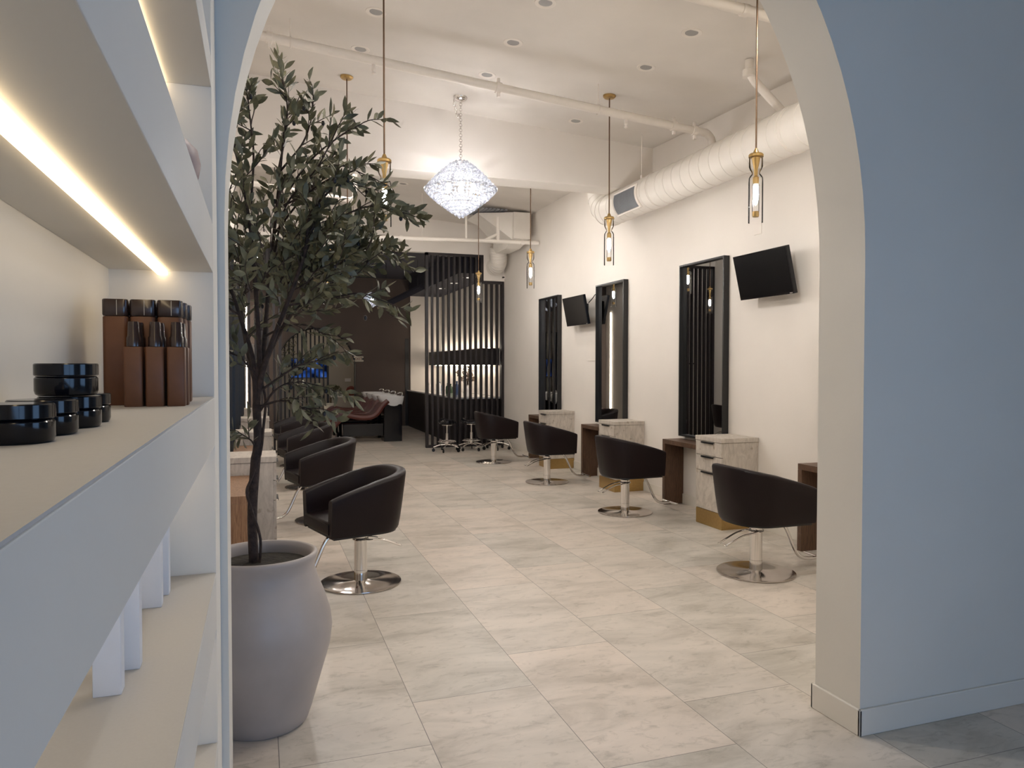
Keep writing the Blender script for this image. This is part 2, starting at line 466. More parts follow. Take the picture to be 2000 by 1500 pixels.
# baseboards
BH, BT = .115, .014
struct(box(XR - BT, XR, 2.78, 13.98, 0, BH).build('baseboard_right', 'base', bevel=.003))
struct(box(XL, XL + BT, 2.78, 13.98, 0, BH).build('baseboard_left', 'base', bevel=.003))
struct(MB().box(AX1 - BT, AX1, 2.476, 2.774, 0, BH).box(AX1 - BT, 6.4, 2.476, 2.49, 0, BH).box(AX1 - BT, XR, 2.76, 2.774, 0, BH).build('baseboard_arch', 'base', bevel=.004))
# dark trim of the far arch
tr = []
for i in range(41):
    a = PI * i / 40; tr.append((1.375 - .955 * math.cos(a), 19.385, 1.55 + .98 * math.sin(a)))
struct(MB().tube([(.42, 19.385, 0.01)] + tr + [(2.33, 19.385, .01)], .02, 6).build('trim_far_arch', 'black'))

# ------------------------------------------------------------------ built-in shelving beside the camera
SX, SB, SE = -.122, -.385, 2.255          # face, back, end
sh = thing('built_in_shelving', 'tall white built-in shelving recess with lit shelves on the camera side of the arch', 'shelving', (0, 0, 0))
box(SB - .06, SB, -1.4, SE, 0, 4.3).build('back_panel', 'shelf', sh, smooth=False)
box(SB - .06, SX, SE, 2.488, 0, 4.3).build('end_panel', 'shelf', sh, smooth=False)
box(SB - .06, SX, -1.5, -1.4, 0, 4.3).build('end_panel', 'shelf', sh, smooth=False)
levels = [(.38, .51), (.84, 1.0), (1.362, 1.502), (1.852, 1.992), (2.37, 2.46), (2.95, 3.08)]
for z0, z1 in levels:
    s_ = box(SB, SX, -1.4, SE - .001, z0, z1 - .003).build('shelf', 'slab', sh, bevel=.0015, smooth=False)
    box(SB, SX - .001, -1.4, SE - .002, z1 - .0028, z1).build('top_layer', 'ledge', s_, smooth=False)  # thin layer making each shelf top a darker grey than its slab
    st = box(-.263, -.239, -1.3, SE - .004, z0 - .012, z0).build('led_strip', 'led', s_, smooth=False)
    st['label'] = 'glowing warm white light strip'

# bottles
def rounded_block(mb, w_, d_, z0, z1, r=.01, seg=5, taper=0.0):
    ring = []
    for (cx, cy, a0) in ((w_ / 2 - r, d_ / 2 - r, 0), (-w_ / 2 + r, d_ / 2 - r, 90), (-w_ / 2 + r, -d_ / 2 + r, 180), (w_ / 2 - r, -d_ / 2 + r, 270)):
        for i in range(seg + 1):
            a = R(a0 + 90 * i / seg); ring.append((cx + r * math.cos(a), cy + r * math.sin(a)))
    n = len(ring); rows = []
    for (z, s_) in ((z0, .94), (z0 + .003, 1), (z1 - .002, 1 - taper), (z1, .95 - taper)):
        rows.append([(x * s_, y * s_, z) for x, y in ring])
    mb.grid(rows, True)
    o = len(mb.v) - 4 * n
    mb.f.append(tuple(reversed(range(o, o + n)))); mb.f.append(tuple(range(o + 3 * n, o + 4 * n)))
    return mb
b0 = thing('product_bottle', 'x', 'bottle', (0, 0, 0), 0, 'tall brown bottles on the lit shelf')
rounded_block(MB(), .050, .048, 0, .197, .009).build('body', 'brownb', b0)
rounded_block(MB(), .0515, .0495, .198, .235, .009).build('cap', 'brownc', b0)
MB().box(.0035, .0045, -.0251, -.0247, .200, .233).build('line', 'label', b0, smooth=False)
s0 = thing('spray_bottle', 'x', 'bottle', (0, 0, 0), 0, 'small brown spray bottles before the tall ones')
rounded_block(MB(), .036, .036, 0, .128, .005).build('body', 'brownb', s0)
MB().lathe([(.006, .128), (.0145, .129), (.0145, .148), (.0125, .152), (.0115, .178), (.0105, .182), (.003, .183)], 20).build('spray_cap', 'brownc', s0)
first = True
names3 = ['against the niche back', 'in the middle', 'at the shelf edge']
for r_, (y, rowname) in enumerate(((1.85, 'front row'), (1.912, 'second row'), (1.974, 'third row'))):
    for k, x in enumerate((-.301, -.246, -.191)):
        lab = 'tall brown capped bottle, %s of tall ones, %s' % (rowname, names3[k])
        xx = x + .004 * r_
        if first: b0.location = (xx, y, 1.502); b0['label'] = lab; first = False
        else: dup(b0, (xx, y, 1.502), 0, lab)
first = True
for r_, (y, rowname) in enumerate(((1.765, 'front row'), (1.806, 'back row'))):
    for k, x in enumerate((-.255, -.213, -.171)):
        lab = 'small brown spray bottle, %s of small ones, %s' % (rowname, names3[k])
        xx = x + .003 * r_
        if first: s0.location = (xx, y, 1.502); s0['label'] = lab; first = False
        else: dup(s0, (xx, y, 1.502), 0, lab)
j0 = thing('cream_jar', 'x', 'jar', (0, 0, 0), 0, 'black lidded jars on the lit shelf')
MB().lathe([(.035, 0), (.038, .002), (.0395, .007), (.0395, .024), (.037, .027)], 40).build('body', 'gloss_black', j0)
MB().lathe([(.0385, .0275), (.040, .029), (.040, .0435), (.0385, .045), (.001, .0452)], 40).build('lid', 'gloss_black', j0)
jars = [(-.264, .98, 1.502, 'wide black lidded jar nearest the camera, standing alone in front'),
        (-.262, 1.085, 1.502, 'wide black lidded jar right behind the nearest one'),
        (-.256, 1.20, 1.502, 'lower black jar carrying another jar on its lid'),
        (-.259, 1.195, 1.548, 'upper black jar resting on the lid of another jar'),
        (-.262, 1.305, 1.502, 'black lidded jar closest to the brown bottles')]
for i, (x, y, z, lab) in enumerate(jars):
    if i == 0: j0.location = (x, y, z); j0['label'] = lab
    else: dup(j0, (x, y, z), 0, lab)
# cartons on the lower shelf
for i, (x, y, h, lab) in enumerate([(-.262, 1.485, .24, 'narrow white carton nearest the camera on the lower shelf'), (-.248, 1.60, .24, 'narrow white carton second from the camera on the lower shelf'),
                                (-.254, 1.99, .22, 'narrow white carton third from the camera on the lower shelf'), (-.248, 2.09, .22, 'narrow white carton closest to the niche end on the lower shelf')]):
    if i == 0:
        c0 = thing('product_carton', lab, 'box', (x, y, 1.0), 0, 'white cartons on the lower shelf')
        box(-.023, .023, -.018, .018, 0, .22).build('carton_body', 'carton', c0, bevel=.0012)
        box(-.0235, .0235, -.0185, .0185, .221, .235).build('carton_lid', 'carton', c0, bevel=.0012)
    else: dup(c0, (x, y, 1.0), 0, lab)
v0 = MB().lathe([(.028, 0), (.05, .012), (.068, .04), (.073, .07), (.066, .102), (.045, .124), (.022, .134), (.018, .15), (.021, .158), (.015, .158), (.012, .15)], 40).build('round_vase', 'mauve', None, loc=(-.200, 1.9, 1.993))
tag(v0, 'round mauve ceramic vase on the shelf above the brown bottles', 'vase')

# ------------------------------------------------------------------ salon chairs
def plan(t, xf, xb, w_):
    """U-shaped plan, t 0..1 from one arm front round the back to the other; facing +x"""
    xc = -.02; n = t * 2 - 1
    La = xf - xc; Lb = PI / 2 * ((xc - xb) + w_) / 2; tot = La + Lb
    s_ = abs(n) * tot
    sg = 1 if n > 0 else -1
    if s_ > Lb: return (xc + (s_ - Lb), sg * w_)
    a = s_ / Lb * PI / 2
    e = .82   # squarer than an ellipse
    ca, sa = math.cos(a) ** e, math.sin(a) ** e
    return (xc - (xc - xb) * ca, sg * w_ * sa)
def chair_shell():
    mb = MB(); N = 56; rows = []
    for i in range(N + 1):
        t = i / N
        xo, yo = plan(t, .345, -.335, .325)
        q = (.345 - xo) / .68
        zt = .655 + .185 * (q ** .85 if q > 0 else 0)
        def P(f, z):     # f: 0 outer .. 1 inner; the tub narrows towards its foot
            k = (z - .37) / .46
            sx = .87 + .13 * min(1, max(0, k)) ** .8
            xo_, yo_ = plan(t, .345, -.335 * (.80 + .20 * min(1, max(0, k)) ** .8), .325 * sx)
            xi_, yi_ = plan(t, .345, (-.335 * (.80 + .20 * min(1, max(0, k)) ** .8)) + .075, .325 * sx - .072)
            return (xo_ * (1 - f) + xi_ * f, yo_ * (1 - f) + yi_ * f, z)
        prof = [P(.35, .362), P(.06, .366), P(0, .385), P(0, .45), P(0, .52), P(0, .58), P(0, zt - .025), P(.10, zt - .006), P(.3, zt), P(.62, zt), P(.88, zt - .007), P(1, zt - .028), P(1, .56), P(1, .47), P(1, .40), P(.75, .39)]
        rows.append(prof)
    mb.grid(rows, True)
    m = len(rows[0])
    mb.f.append(tuple(range(m - 1, -1, -1))); mb.f.append(tuple(N * m + k for k in range(m)))
    return mb
def d_shape(mb, xf, xb, w_, z0, z1, crown=.012, N=36):
    ring = [plan(i / N, xf, xb, w_) for i in range(N + 1)]
    rows = []
    for (z, s_) in ((z0, .96), (z0 + .012, 1), (z1 - .02, 1), (z1 - .006, .985), (z1, .95), (z1 + crown * .6, .7), (z1 + crown, .3)):
        rows.append([(x * s_, y * s_, z) for x, y in ring])
    mb.grid(rows, True); n = N + 1; o = len(mb.v) - 7 * n
    mb.f.append(tuple(reversed(range(o, o + n)))); mb.f.append(tuple(range(o + 6 * n, o + 7 * n)))
    return mb
def smooth_path(pts, n=6):
    out = []
    P = [Vector(p) for p in pts]
    P = [P[0] * 2 - P[1]] + P + [P[-1] * 2 - P[-2]]
    for i in range(1, len(P) - 2):
        for k in range(n):
            t = k / n
            a, b, c, d = P[i - 1], P[i], P[i + 1], P[i + 2]
            out.append(.5 * ((2 * b) + (c - a) * t + (2 * a - 5 * b + 4 * c - d) * t * t + (3 * b - a - 3 * c + d) * t ** 3))
    out.append(P[-2]); return out

ch = thing('salon_chair', 'x', 'chair', (0, 0, 0), 0, 'brown tub chairs facing the mirrors')
sh_ = chair_shell().build('tub_shell', 'leather', ch, angle=50); sh_.scale = (.95, .95, .90); sh_.location = (0, 0, .084)
d_shape(MB(), .352, -.20, .245, .425, .52).build('seat_cushion', 'leather', ch, angle=50).scale = (.95, .95, 1)
d_shape(MB(), .33, -.26, .28, .398, .418, 0).build('seat_underside', 'black', ch).scale = (.92, .92, 1)
MB().lathe([(.292, 0), (.295, .004), (.292, .012), (.26, .017), (.06, .022), (.055, .026), (.001, .026)], 72).build('base_disc', 'steel', ch, angle=60)
column = MB().lathe([(.048, .02), (.048, .10), (.0465, .101), (.0465, .325), (.050, .33), (.050, .355), (.040, .358)], 40).build('pump_column', 'chrome', ch)
MB().lathe([(.028, .355), (.028, .39), (.045, .398)], 24).build('column_neck', 'black', column)
lv = [(x, y, z + .04) for x, y, z in [(-.02, .055, .285), (-.07, .06, .278), (-.16, .05, .262), (-.29, .045, .205), (-.305, .04, .200), (-.305, -.04, .200), (-.29, -.045, .205), (-.16, -.05, .262), (-.07, -.06, .278), (-.02, -.055, .285)]]
MB().tube(smooth_path(lv, 4), .0065, 8).torus((0, 0, .325), .054, .007).build('pump_lever', 'chrome', ch)
fr = smooth_path([(.12, 0, .395), (.20, 0, .39), (.27, 0, .33), (.36, 0, .15), (.42, 0, .085), (.50, 0, .068), (.58, 0, .07)], 6)
ft = MB().tube([(p.x, p.y, p.z) for p in fr], .014, 12).build('footrest_bar', 'chrome', ch)
MB().tube([(.575, -.14, .072), (.575, .14, .072)], .013, 12).build('foot_rod', 'chrome', ft)
rr_ = [(3.60, 4.74, 0, 'dark brown tub chair half hidden by the arch pillar, on a chrome disc base'),
       (3.74, 7.16, 3, 'dark brown tub chair on the television wall side, second from the arch'),
       (3.70, 9.36, -2, 'dark brown tub chair on the television wall side, third from the arch'),
       (3.64, 11.60, 2, 'dark brown tub chair on the television wall side, closest to the slat screen')]
lft = [(.69, 5.45, 180 + 16, 'dark brown tub chair nearest the potted olive tree, open side showing its seat'),
       (.62, 7.80, 180 + 14, 'dark brown tub chair on the plant side, second from the arch'),
       (.59, 10.0, 180 + 12, 'dark brown tub chair on the plant side, third from the arch'),
       (.58, 12.2, 180 + 10, 'dark brown tub chair on the plant side, farthest from the arch')]
for i, (x, y, a, lab) in enumerate(rr_ + lft):
    if i == 0: ch.location = (x, y, 0); ch.rotation_euler = (0, 0, R(a)); ch['label'] = lab
    else: dup(ch, (x, y, 0), R(a), lab)

# ------------------------------------------------------------------ styling stations (local: wall at x=0, room towards -x, cabinet 0..-.43, y 0..0.45)
cb = thing('drawer_cabinet', 'x', 'cabinet', (0, 0, 0), 0, 'whitewashed drawer cabinets along the walls')
box(-.405, -.004, .006, .444, .155, .84).build('body', 'pale', cb, bevel=.001, smooth=False)
box(-.43, -.003, 0, .45, .842, .885).build('top_slab', 'pale', cb, bevel=.0015, smooth=False)
bb = box(-.42, -.006, .004, .446, 0, .153).build('plinth', 'brass', cb, bevel=.001, smooth=False); bb['label'] = 'brushed brass plinth'
for z0, z1 in ((.70, .837), (.545, .695), (.16, .54)):
    d = box(-.427, -.406, .008, .442, z0, z1).build('drawer', 'pale', cb, bevel=.001, smooth=False)
    h = MB().box(-.445, -.427, .12, .33, z1 - .006, z1 - .002).box(-.445, -.442, .12, .33, z1 - .018, z1 - .006).build('handle', 'black', d, smooth=False)
tb = thing('waterfall_table', 'x', 'console table', (0, 0, 0), 0, 'brown wood waterfall tables beneath the mirrors')
box(-.25, -.003, 0, .95, .70, .75).build('table_top', 'walnut', tb, bevel=.001, smooth=False)
box(-.25, -.003, .90, .95, 0, .699).build('leg_panel', 'walnut', tb, bevel=.001, smooth=False)
mr = thing('tall_mirror', 'x', 'mirror', (0, 0, 0), 0, 'tall black framed mirrors on both walls')
MB().box(-.07, -.002, 0, .86, .785, .803).box(-.07, -.002, 0, .86, 2.712, 2.73).box(-.07, -.002, 0, .018, .803, 2.712).box(-.07, -.002, .842, .86, .803, 2.712).build('frame', 'black', mr, smooth=False)
box(-.024, -.006, .018, .842, .803, 2.712).build('mirror_pane', 'mirror', mr, smooth=False)
cabs = [(XR, 6.05, 0, 'whitewashed drawer cabinet on the television wall, nearest the arch, under the large television'),
        (XR, 8.32, 0, 'whitewashed drawer cabinet in the middle of the television wall row'),
        (XR, 10.52, 0, 'whitewashed drawer cabinet on the television wall, closest to the slat screen'),
        (XL, 6.45, PI, 'pale timber cabinet right behind the olive tree pot'),
        (XL, 8.70, PI, 'pale timber cabinet on the plant side, second from the arch'),
        (XL, 10.9, PI, 'pale timber cabinet on the plant side, third from the arch'),
        (XL, 13.1, PI, 'pale timber cabinet on the plant side, farthest from the arch')]
for i, (x, y, a, lab) in enumerate(cabs):
    if i == 0: cb.location = (x, y, 0); cb['label'] = lab
    else: dup(cb, (x, y, 0), a, lab)
tabs = [(XR, 6.505, 0, 'dark walnut waterfall table under the mirror nearest the arch'), (XR, 8.775, 0, 'dark walnut waterfall table under the middle mirror of the television wall'),
        (XR, 10.975, 0, 'dark walnut waterfall table closest to the slat screen'), (XR, 4.25, 0, 'dark walnut waterfall table partly hidden by the arch pillar')]
for i, (x, y, a, lab) in enumerate(tabs):
    if i == 0: tb.location = (x, y, 0); tb['label'] = lab
    else: dup(tb, (x, y, 0), a, lab)
tl = thing('waterfall_table', 'reddish brown wooden table right behind the plant pot, beside a pale cabinet', 'console table', (XL, 5.99, 0), PI, 'brown wood waterfall tables beneath the mirrors')
box(-.25, -.003, 0, .95, .70, .75).build('table_top', 'oak', tl, bevel=.001, smooth=False)
box(-.25, -.003, .90, .95, 0, .699).build('leg_panel', 'oak', tl, bevel=.001, smooth=False)
for y, lab in ((8.24, 'reddish brown wooden table beside the second pale cabinet of the plant side'), (10.44, 'reddish brown wooden table beside the third pale cabinet of the plant side'), (12.64, 'reddish brown wooden table beside the farthest pale cabinet of the plant side')):
    dup(tl, (XL, y, 0), PI, lab)
mirs = [(XR, 6.55, 0, 'tall black framed mirror nearest the arch on the television wall, reflecting two lamps'),
        (XR, 8.775, 0, 'tall black framed mirror in the middle of the television wall, with one lamp reflected'),
        (XR, 11.05, 0, 'tall black framed mirror closest to the slat screen, beside the small television'),
        (XL, 8.20, PI, 'tall black framed mirror seen edge on behind the olive tree, nearer one'),
        (XL, 10.40, PI, 'tall black framed mirror seen edge on behind the olive tree, middle one'),
        (XL, 12.60, PI, 'tall black framed mirror seen edge on behind the olive tree, farthest one')]
for i, (x, y, a, lab) in enumerate(mirs):
    if i == 0: mr.location = (x, y, 0); mr['label'] = lab
    else: dup(mr, (x, y, 0), a, lab)

# ------------------------------------------------------------------ televisions on tilting arms
def television(x, y, z, tilt, lab):
    t = thing('wall_television', lab, 'television', (x, y, z))
    t.rotation_euler = (0, R(tilt), 0)       # front faces -x, leaning down
    hw, hh = .385, .215
    f = MB().box(-.018, .022, -hw, hw, -hh, hh).box(.022, .05, -hw * .7, hw * .7, -hh * .75, hh * .6).build('casing', 'gloss_black', t, bevel=.004, smooth=False)
    box(-.0195, -.0182, -hw + .014, hw - .014, -hh + .02, hh - .014).build('screen', 'screen', t, smooth=False)
    box(-.0197, -.0188, -hw + .02, -hw + .055, -hh + .007, -hh + .012).build('badge', 'white', t, smooth=False)
    return t
def tv_mount(x, y, z, lab):
    m = thing('television_bracket', lab, 'wall bracket', (x, y, z))
    box(-.012, -.001, -.06, .06, -.11, .11).build('wall_plate', 'black', m, bevel=.002, smooth=False)
    MB().tube([(-.012, 0, 0), (-.05, -.07, 0), (-.09, 0, -.01)], .012, 8).build('arm', 'black', m)
    return m
television(4.44, 5.77, 2.44, -13, 'large black television tilted down beside the mirror nearest the arch')
tv_mount(XR, 5.77, 2.44, 'black bracket behind the large television')
television(4.44, 10.08, 2.40, -11, 'small dark television between the two mirrors farther along the wall')
tv_mount(XR, 10.08, 2.40, 'black bracket with cable behind the small television')
tag(MB().tube(smooth_path([(4.615, 9.655, 2.62), (4.57, 9.68, 2.61), (4.55, 9.73, 2.56), (4.52, 9.80, 2.50)], 5), .006, 6).build('television_cable', 'black'), 'short black cable reaching from the wall to the small television', 'cable')
def plate(x, y, z, hy, hz, lab, name='wall_plate'):
    p = box(-.008, 0, -hy, hy, -hz, hz).build(name, 'white', None, bevel=.002, smooth=False); p.location = (x, y, z)
    return tag(p, lab, 'wall plate')
plate(XR, 6.09, 2.94, .058, .07, 'blank cream electrical plate high above the large television', 'blank_plate')
plate(XR, 9.86, 1.86, .19, .20, 'large square cream access plate below the small television', 'access_plate')

# ------------------------------------------------------------------ pendants
def pendant(x, y, zb, ceil, lab):
    t = thing('pendant_lamp', lab, 'pendant lamp', (x, y, zb), 0, 'brass and clear glass pendants')
    T = .48
    H = ceil - zb
    MB().tube([(0, 0, T + .02), (0, 0, H - .005)], .0065, 10).build('rod', 'bronze', t)
    MB().lathe([(.001, H - .03), (.05, H - .026), (.064, H - .014), (.066, H + .012)], 32).build('ceiling_canopy', 'brass', t)
    MB().lathe([(.008, T + .045), (.016, T + .03), (.022, T + .012), (.045, T + .008), (.052, T), (.052, T - .016), (.03, T - .020), (.026, T - .05), (.014, T - .10), (.012, T - .15), (.022, T - .16), (.022, T - .21), (.001, T - .211)], 28).build('brass_cap', 'brass', t)
    MB().lathe([(.048, T - .014), (.048, T - .085), (.040, T - .105), (.028, T - .125), (.028, T - .135), (.040, T - .148), (.049, T - .165), (.051, T - .20), (.051, .0), (.048, .0), (.048, T - .20), (.046, T - .166)], 32, cap=False).build('glass_shade', 'glass', t)
    MB().lathe([(.0245, T - .20), (.0245, .055), (.0225, .055), (.0225, T - .20)], 24, cap=False).build('inner_glass_tube', 'glass', t)
    MB().lathe([(.004, T - .212), (.018, T - .222), (.018, T - .30), (.013, T - .325), (.002, T - .34)], 20).build('bulb', 'bulb', t)
    MB().lathe([(.001, .04), (.021, .04), (.024, .05), (.024, .078), (.001, .08)], 24).build('brass_end_cap', 'brass', t)
    return t
ZB = 2.61
for x, y, lab in ((3.36, 4.46, 'glass pendant lamp nearest the arch on the television wall side'), (3.37, 6.82, 'glass pendant lamp hanging before the end of the round duct'),
                  (3.40, 9.2, 'glass pendant lamp hanging before the rear wall beside the rectangular duct'), (3.38, 11.58, 'glass pendant lamp hanging before the dark slat screen'),
                  (.875, 5.45, 'glass pendant lamp nearest the arch on the plant side, largest in view there'), (.86, 7.70, 'glass pendant lamp mostly hidden by olive leaves, with its ceiling disc showing'),
                  (.84, 9.85, 'glass pendant lamp hanging before the dark opening beside the leaves, higher of two'), (.86, 12.45, 'smallest glass pendant lamp hanging before the dark opening')):
    pendant(x, y, ZB, zc(x, y), lab)

# ------------------------------------------------------------------ chandeliers
def gem(mb, c, r):
    rnd = random.random() * PI
    c = Vector(c); vs = [c + Vector((0, 0, r * 1.15)), c - Vector((0, 0, r * 1.15))]
    for zz in (.45, -.45):
        for k in range(6):
            a = rnd + PI / 3 * k + (PI / 6 if zz < 0 else 0)
            vs.append(c + Vector((r * math.cos(a), r * math.sin(a), zz * r)))
    fs = []
    for k in range(6):
        k2 = (k + 1) % 6
        fs.append((0, 2 + k, 2 + k2)); fs.append((1, 8 + k2, 8 + k))
        fs.append((2 + k, 8 + k, 2 + k2)); fs.append((2 + k2, 8 + k, 8 + k2))
    mb.add(vs, fs)
def biconic(Rm, Hh, gr):
    pos = []
    rows_u = 8; rows_l = 10
    prof = [(Rm * (.20 + .80 * (i / rows_u) ** .9), Hh * (1 - .50 * (i / rows_u) ** 1.1)) for i in range(rows_u + 1)]
    prof += [(Rm * (1 - (i / rows_l) ** 1.15 * .93), Hh * (.5 - .5 * (i / rows_l) ** .95)) for i in range(1, rows_l + 1)]
    for (r, z) in prof:
        n = max(4, int(2 * PI * r / (gr * 2.45)))
        o = random.random()
        for k in range(n):
            a = 2 * PI * (k + o) / n
            pos.append((r * math.cos(a), r * math.sin(a), z + random.uniform(-.004, .004)))
    return pos
random.seed(5)
cx, cy = 2.04, 7.66; cz0 = 3.18; ceil = zc(cx, cy)
cdl = thing('crystal_chandelier', 'large glowing crystal chandelier hanging on a chain before the white beam', 'chandelier', (cx, cy, cz0))
pos = biconic(.375, .56, .0165)
tocam = Vector((-cx, -cy)).normalized()
pos.sort(key=lambda p: -(Vector((p[0], p[1])).dot(tocam) + abs(p[2] - .28) * -.1))
gm_ = MB(); gem(gm_, (0, 0, 0), .0175)
g0 = None
for p in pos[:100]:
    if g0 is None: g0 = gm_.build('crystal', 'crystal', cdl, smooth=False, loc=p)
    else:
        c = g0.copy(); col.objects.link(c); c.location = p; c.rotation_euler = (0, 0, random.random() * 3)
rest = MB()
for p in pos[100:]: gem(rest, p, .0175)
ro = rest.build('crystals', 'crystal', cdl, smooth=False); ro['kind'] = 'stuff'
frm = MB()
for r, z in ((.07, .555), (.24, .42), (.37, .28), (.22, .12)): frm.torus((0, 0, z), r, .004, seg=40)
for k in range(6):
    a = PI / 3 * k; frm.tube([(.07 * math.cos(a), .07 * math.sin(a), .555), (.37 * math.cos(a), .37 * math.sin(a), .28), (.03 * math.cos(a), .03 * math.sin(a), .02)], .003, 6)
frm.build('wire_frame', 'chrome', cdl)
for k in range(6):
    a = PI / 3 * k + .3
    MB().lathe([(.002, -.03), (.018, -.022), (.025, 0), (.018, .022), (.002, .03)], 14).build('bulb', 'chand', cdl, loc=(.15 * math.cos(a), .15 * math.sin(a), .30))
H = ceil - cz0
chn = MB(); z = .56; k = 0
while z < H - .05:
    chn.torus((0, 0, z + .022), .018, .0032, (1, 0, 0) if k % 2 else (0, 1, 0), 12, 6, .62, 1.25) if False else chn.torus((0, 0, z + .022), .016, .0032, (1, 0, 0) if k % 2 else (0, 1, 0), 12, 6)
    z += .027; k += 1
chn.build('chain', 'chrome', cdl)
slack = MB()
for i in range(9):
    t = i / 8; slack.torus((-.075 + .06 * t, 0, H - .04 - .16 * math.sin(t * 1.9) ), .016, .003, (0, 1, 0) if i % 2 else (1, 0, 0), 12, 6)
slack.build('slack_chain', 'chrome', cdl)
MB().lathe([(.012, H - .06), (.02, H - .045), (.06, H - .03), (.075, H - .01), (.076, H + .012)], 32).build('ceiling_canopy', 'chrome', cdl)
# the small one in the wash room
sc_ = thing('small_crystal_chandelier', 'small sparkling crystal chandelier hanging in the dark wash room', 'chandelier', (2.44, 17.0, 2.93))
mb = MB()
for p in biconic(.205, .31, .019): gem(mb, p, .018)
mb.build('crystals', 'crystal', sc_, smooth=False)['kind'] = 'stuff'
MB().lathe([(.002, -.03), (.022, -.02), (.028, 0), (.022, .02), (.002, .03)], 14).build('bulb', 'chand', sc_, loc=(0, 0, .16))
MB().tube([(0, 0, .3), (0, 0, .92)], .004, 6).build('cord', 'black', sc_)

# ------------------------------------------------------------------ recessed downlights
dls = [(2.09, 5.33, 'second of three along the chandelier line, closest to the arch top'), (3.32, 5.24, 'near the television wall, closest to the arch'),
       (2.10, 6.12, 'middle row, just camera side of the long pipe'), (3.34, 6.02, 'near the television wall, beside the pipe'),
       (2.11, 6.93, 'just in front of the chandelier ceiling rose'), (3.39, 7.71, 'between the long pipe and the white beam'),
       (.90, 6.94, 'plant side, next to the pipe sprinkler'), (.92, 6.12, 'plant side, crossed by the near pendant rod')]
dl = thing('recessed_downlight', 'x', 'ceiling light', (0, 0, 0), 0, 'unlit recessed downlights in the ceiling')
MB().lathe([(.048, .03), (.052, .0), (.060, -.004), (.082, -.005), (.085, 0), (.085, .004)], 36, cap=False).build('trim_ring', 'white', dl)
MB().lathe([(.001, -.0015), (.053, -.0012)], 36, cap=False).build('lens', 'lens', dl)
sl = math.atan(.0695)
for i, (x, y, lab) in enumerate(dls):
    full = 'unlit recessed ceiling light, ' + lab
    if i == 0: o = dl; o['label'] = full; o.location = (x, y, zc(x, y))
    else: o = dup(dl, (x, y, zc(x, y)), None, full)
    o.rotation_euler = (0, sl, 0)
for x, y, lab in ((2.17, 11.7, 'unlit recessed light in the rear ceiling beyond the beam, nearer one'), (2.18, 12.5, 'unlit recessed light in the rear ceiling beyond the beam, farther one')):
    o = dup(dl, (x, y, zc(x, y)), None, lab); o.rotation_euler = (0, sl, 0)
litl = emit('fill_downlight_glow', (1.0, .945, .88), FILL_DOWNLIGHT); MAT['fill_lens'] = litl  # fill lights added out of view; the salon's visible downlights are off
ll = thing('recessed_downlight', 'x', 'ceiling light', (0, 0, 0), 0, 'added fill downlights out of view')
MB().lathe([(.048, .03), (.052, .0), (.060, -.004), (.082, -.005), (.085, 0), (.085, .004)], 36, cap=False).build('trim_ring', 'white', ll)
MB().lathe([(.001, -.0015), (.053, -.0012)], 36, cap=False).build('lens', 'fill_lens', ll)
for i, (x, y, lab) in enumerate(((.92, 3.7, 'added recessed fill light above the arch on the plant side'), (2.1, 3.7, 'added recessed fill light above the middle of the arch'), (3.35, 3.7, 'added recessed fill light above the arch on the television wall side'),
                                 (.92, 9.5, 'added recessed fill light behind the beam on the plant side'), (2.15, 9.5, 'added recessed fill light behind the middle of the beam'), (3.3, 10.0, 'added recessed fill light behind the beam near the television wall'))):
    if i == 0: o = ll; o['label'] = lab; o.location = (x, y, zc(x, y) - .004)
    else: o = dup(ll, (x, y, zc(x, y) - .004), None, lab)
    o.rotation_euler = (0, sl, 0)
# pale ones in the black ceiling
wl = emit('dim_downlight', (1, .9, .8), .8); MAT['dimlens'] = wl
dk = thing('black_ceiling_downlight', 'x', 'ceiling light', (0, 0, 0), 0, 'pale downlights in the black ceiling')
MB().lathe([(.07, -.006), (.09, -.006), (.092, .002)], 30, cap=False).build('trim_ring', 'white', dk)
MB().lathe([(.001, -.003), (.07, -.003)], 30, cap=False).build('lens', 'dimlens', dk)
for i, (x, y, lab) in enumerate(((2.45, 14.9, 'pale ceiling spot in the black ceiling closest to the opening'), (2.0, 14.7, 'pale ceiling spot in the black ceiling nearer the leaves'), (2.5, 16.2, 'pale ceiling spot deeper in the black ceiling'))):
    if i == 0: dk.location = (x, y, 3.86); dk['label'] = lab
    else: dup(dk, (x, y, 3.86), 0, lab)
for i, (y, lab) in enumerate(((14.9, 'soffit spot over the bar, nearest'), (16.0, 'soffit spot over the bar, middle'), (17.2, 'soffit spot over the bar, farthest'))):
    dup(dk, (4.1, y, 3.42), 0, lab)

litw = emit('wall_fill_glow', (1.0, .92, .84), 90.0); MAT['wall_fill_lens'] = litw  # spots added to lift the dim wash room wall
for i, (y, lab) in enumerate(((14.9, 'added fill spot of the wash room beside the plant side wall, nearest'), (16.4, 'added fill spot of the wash room beside the plant side wall, middle'), (17.9, 'added fill spot of the wash room beside the plant side wall, farthest'))):
    o = thing('recessed_downlight', lab, 'ceiling light', (.02, y, 3.855), 0, 'added fill spots along the wash room wall')
    MB().lathe([(.048, .004), (.052, .0), (.060, -.004), (.082, -.005), (.085, 0), (.085, .004)], 30, cap=False).build('trim_ring', 'white', o)
    MB().lathe([(.001, -.0015), (.053, -.0012)], 30, cap=False).build('lens', 'wall_fill_lens', o)
fl_ = thing('far_room_fill_light', 'added round fill light in the room beyond the far archway', 'ceiling light', (1.5, 21.9, 2.999))  # ceiling light added to brighten the room beyond the far arch
MB().lathe([(.001, -.03), (.18, -.03), (.20, -.015), (.20, 0), (.001, 0)], 36).build('housing', 'white', fl_)
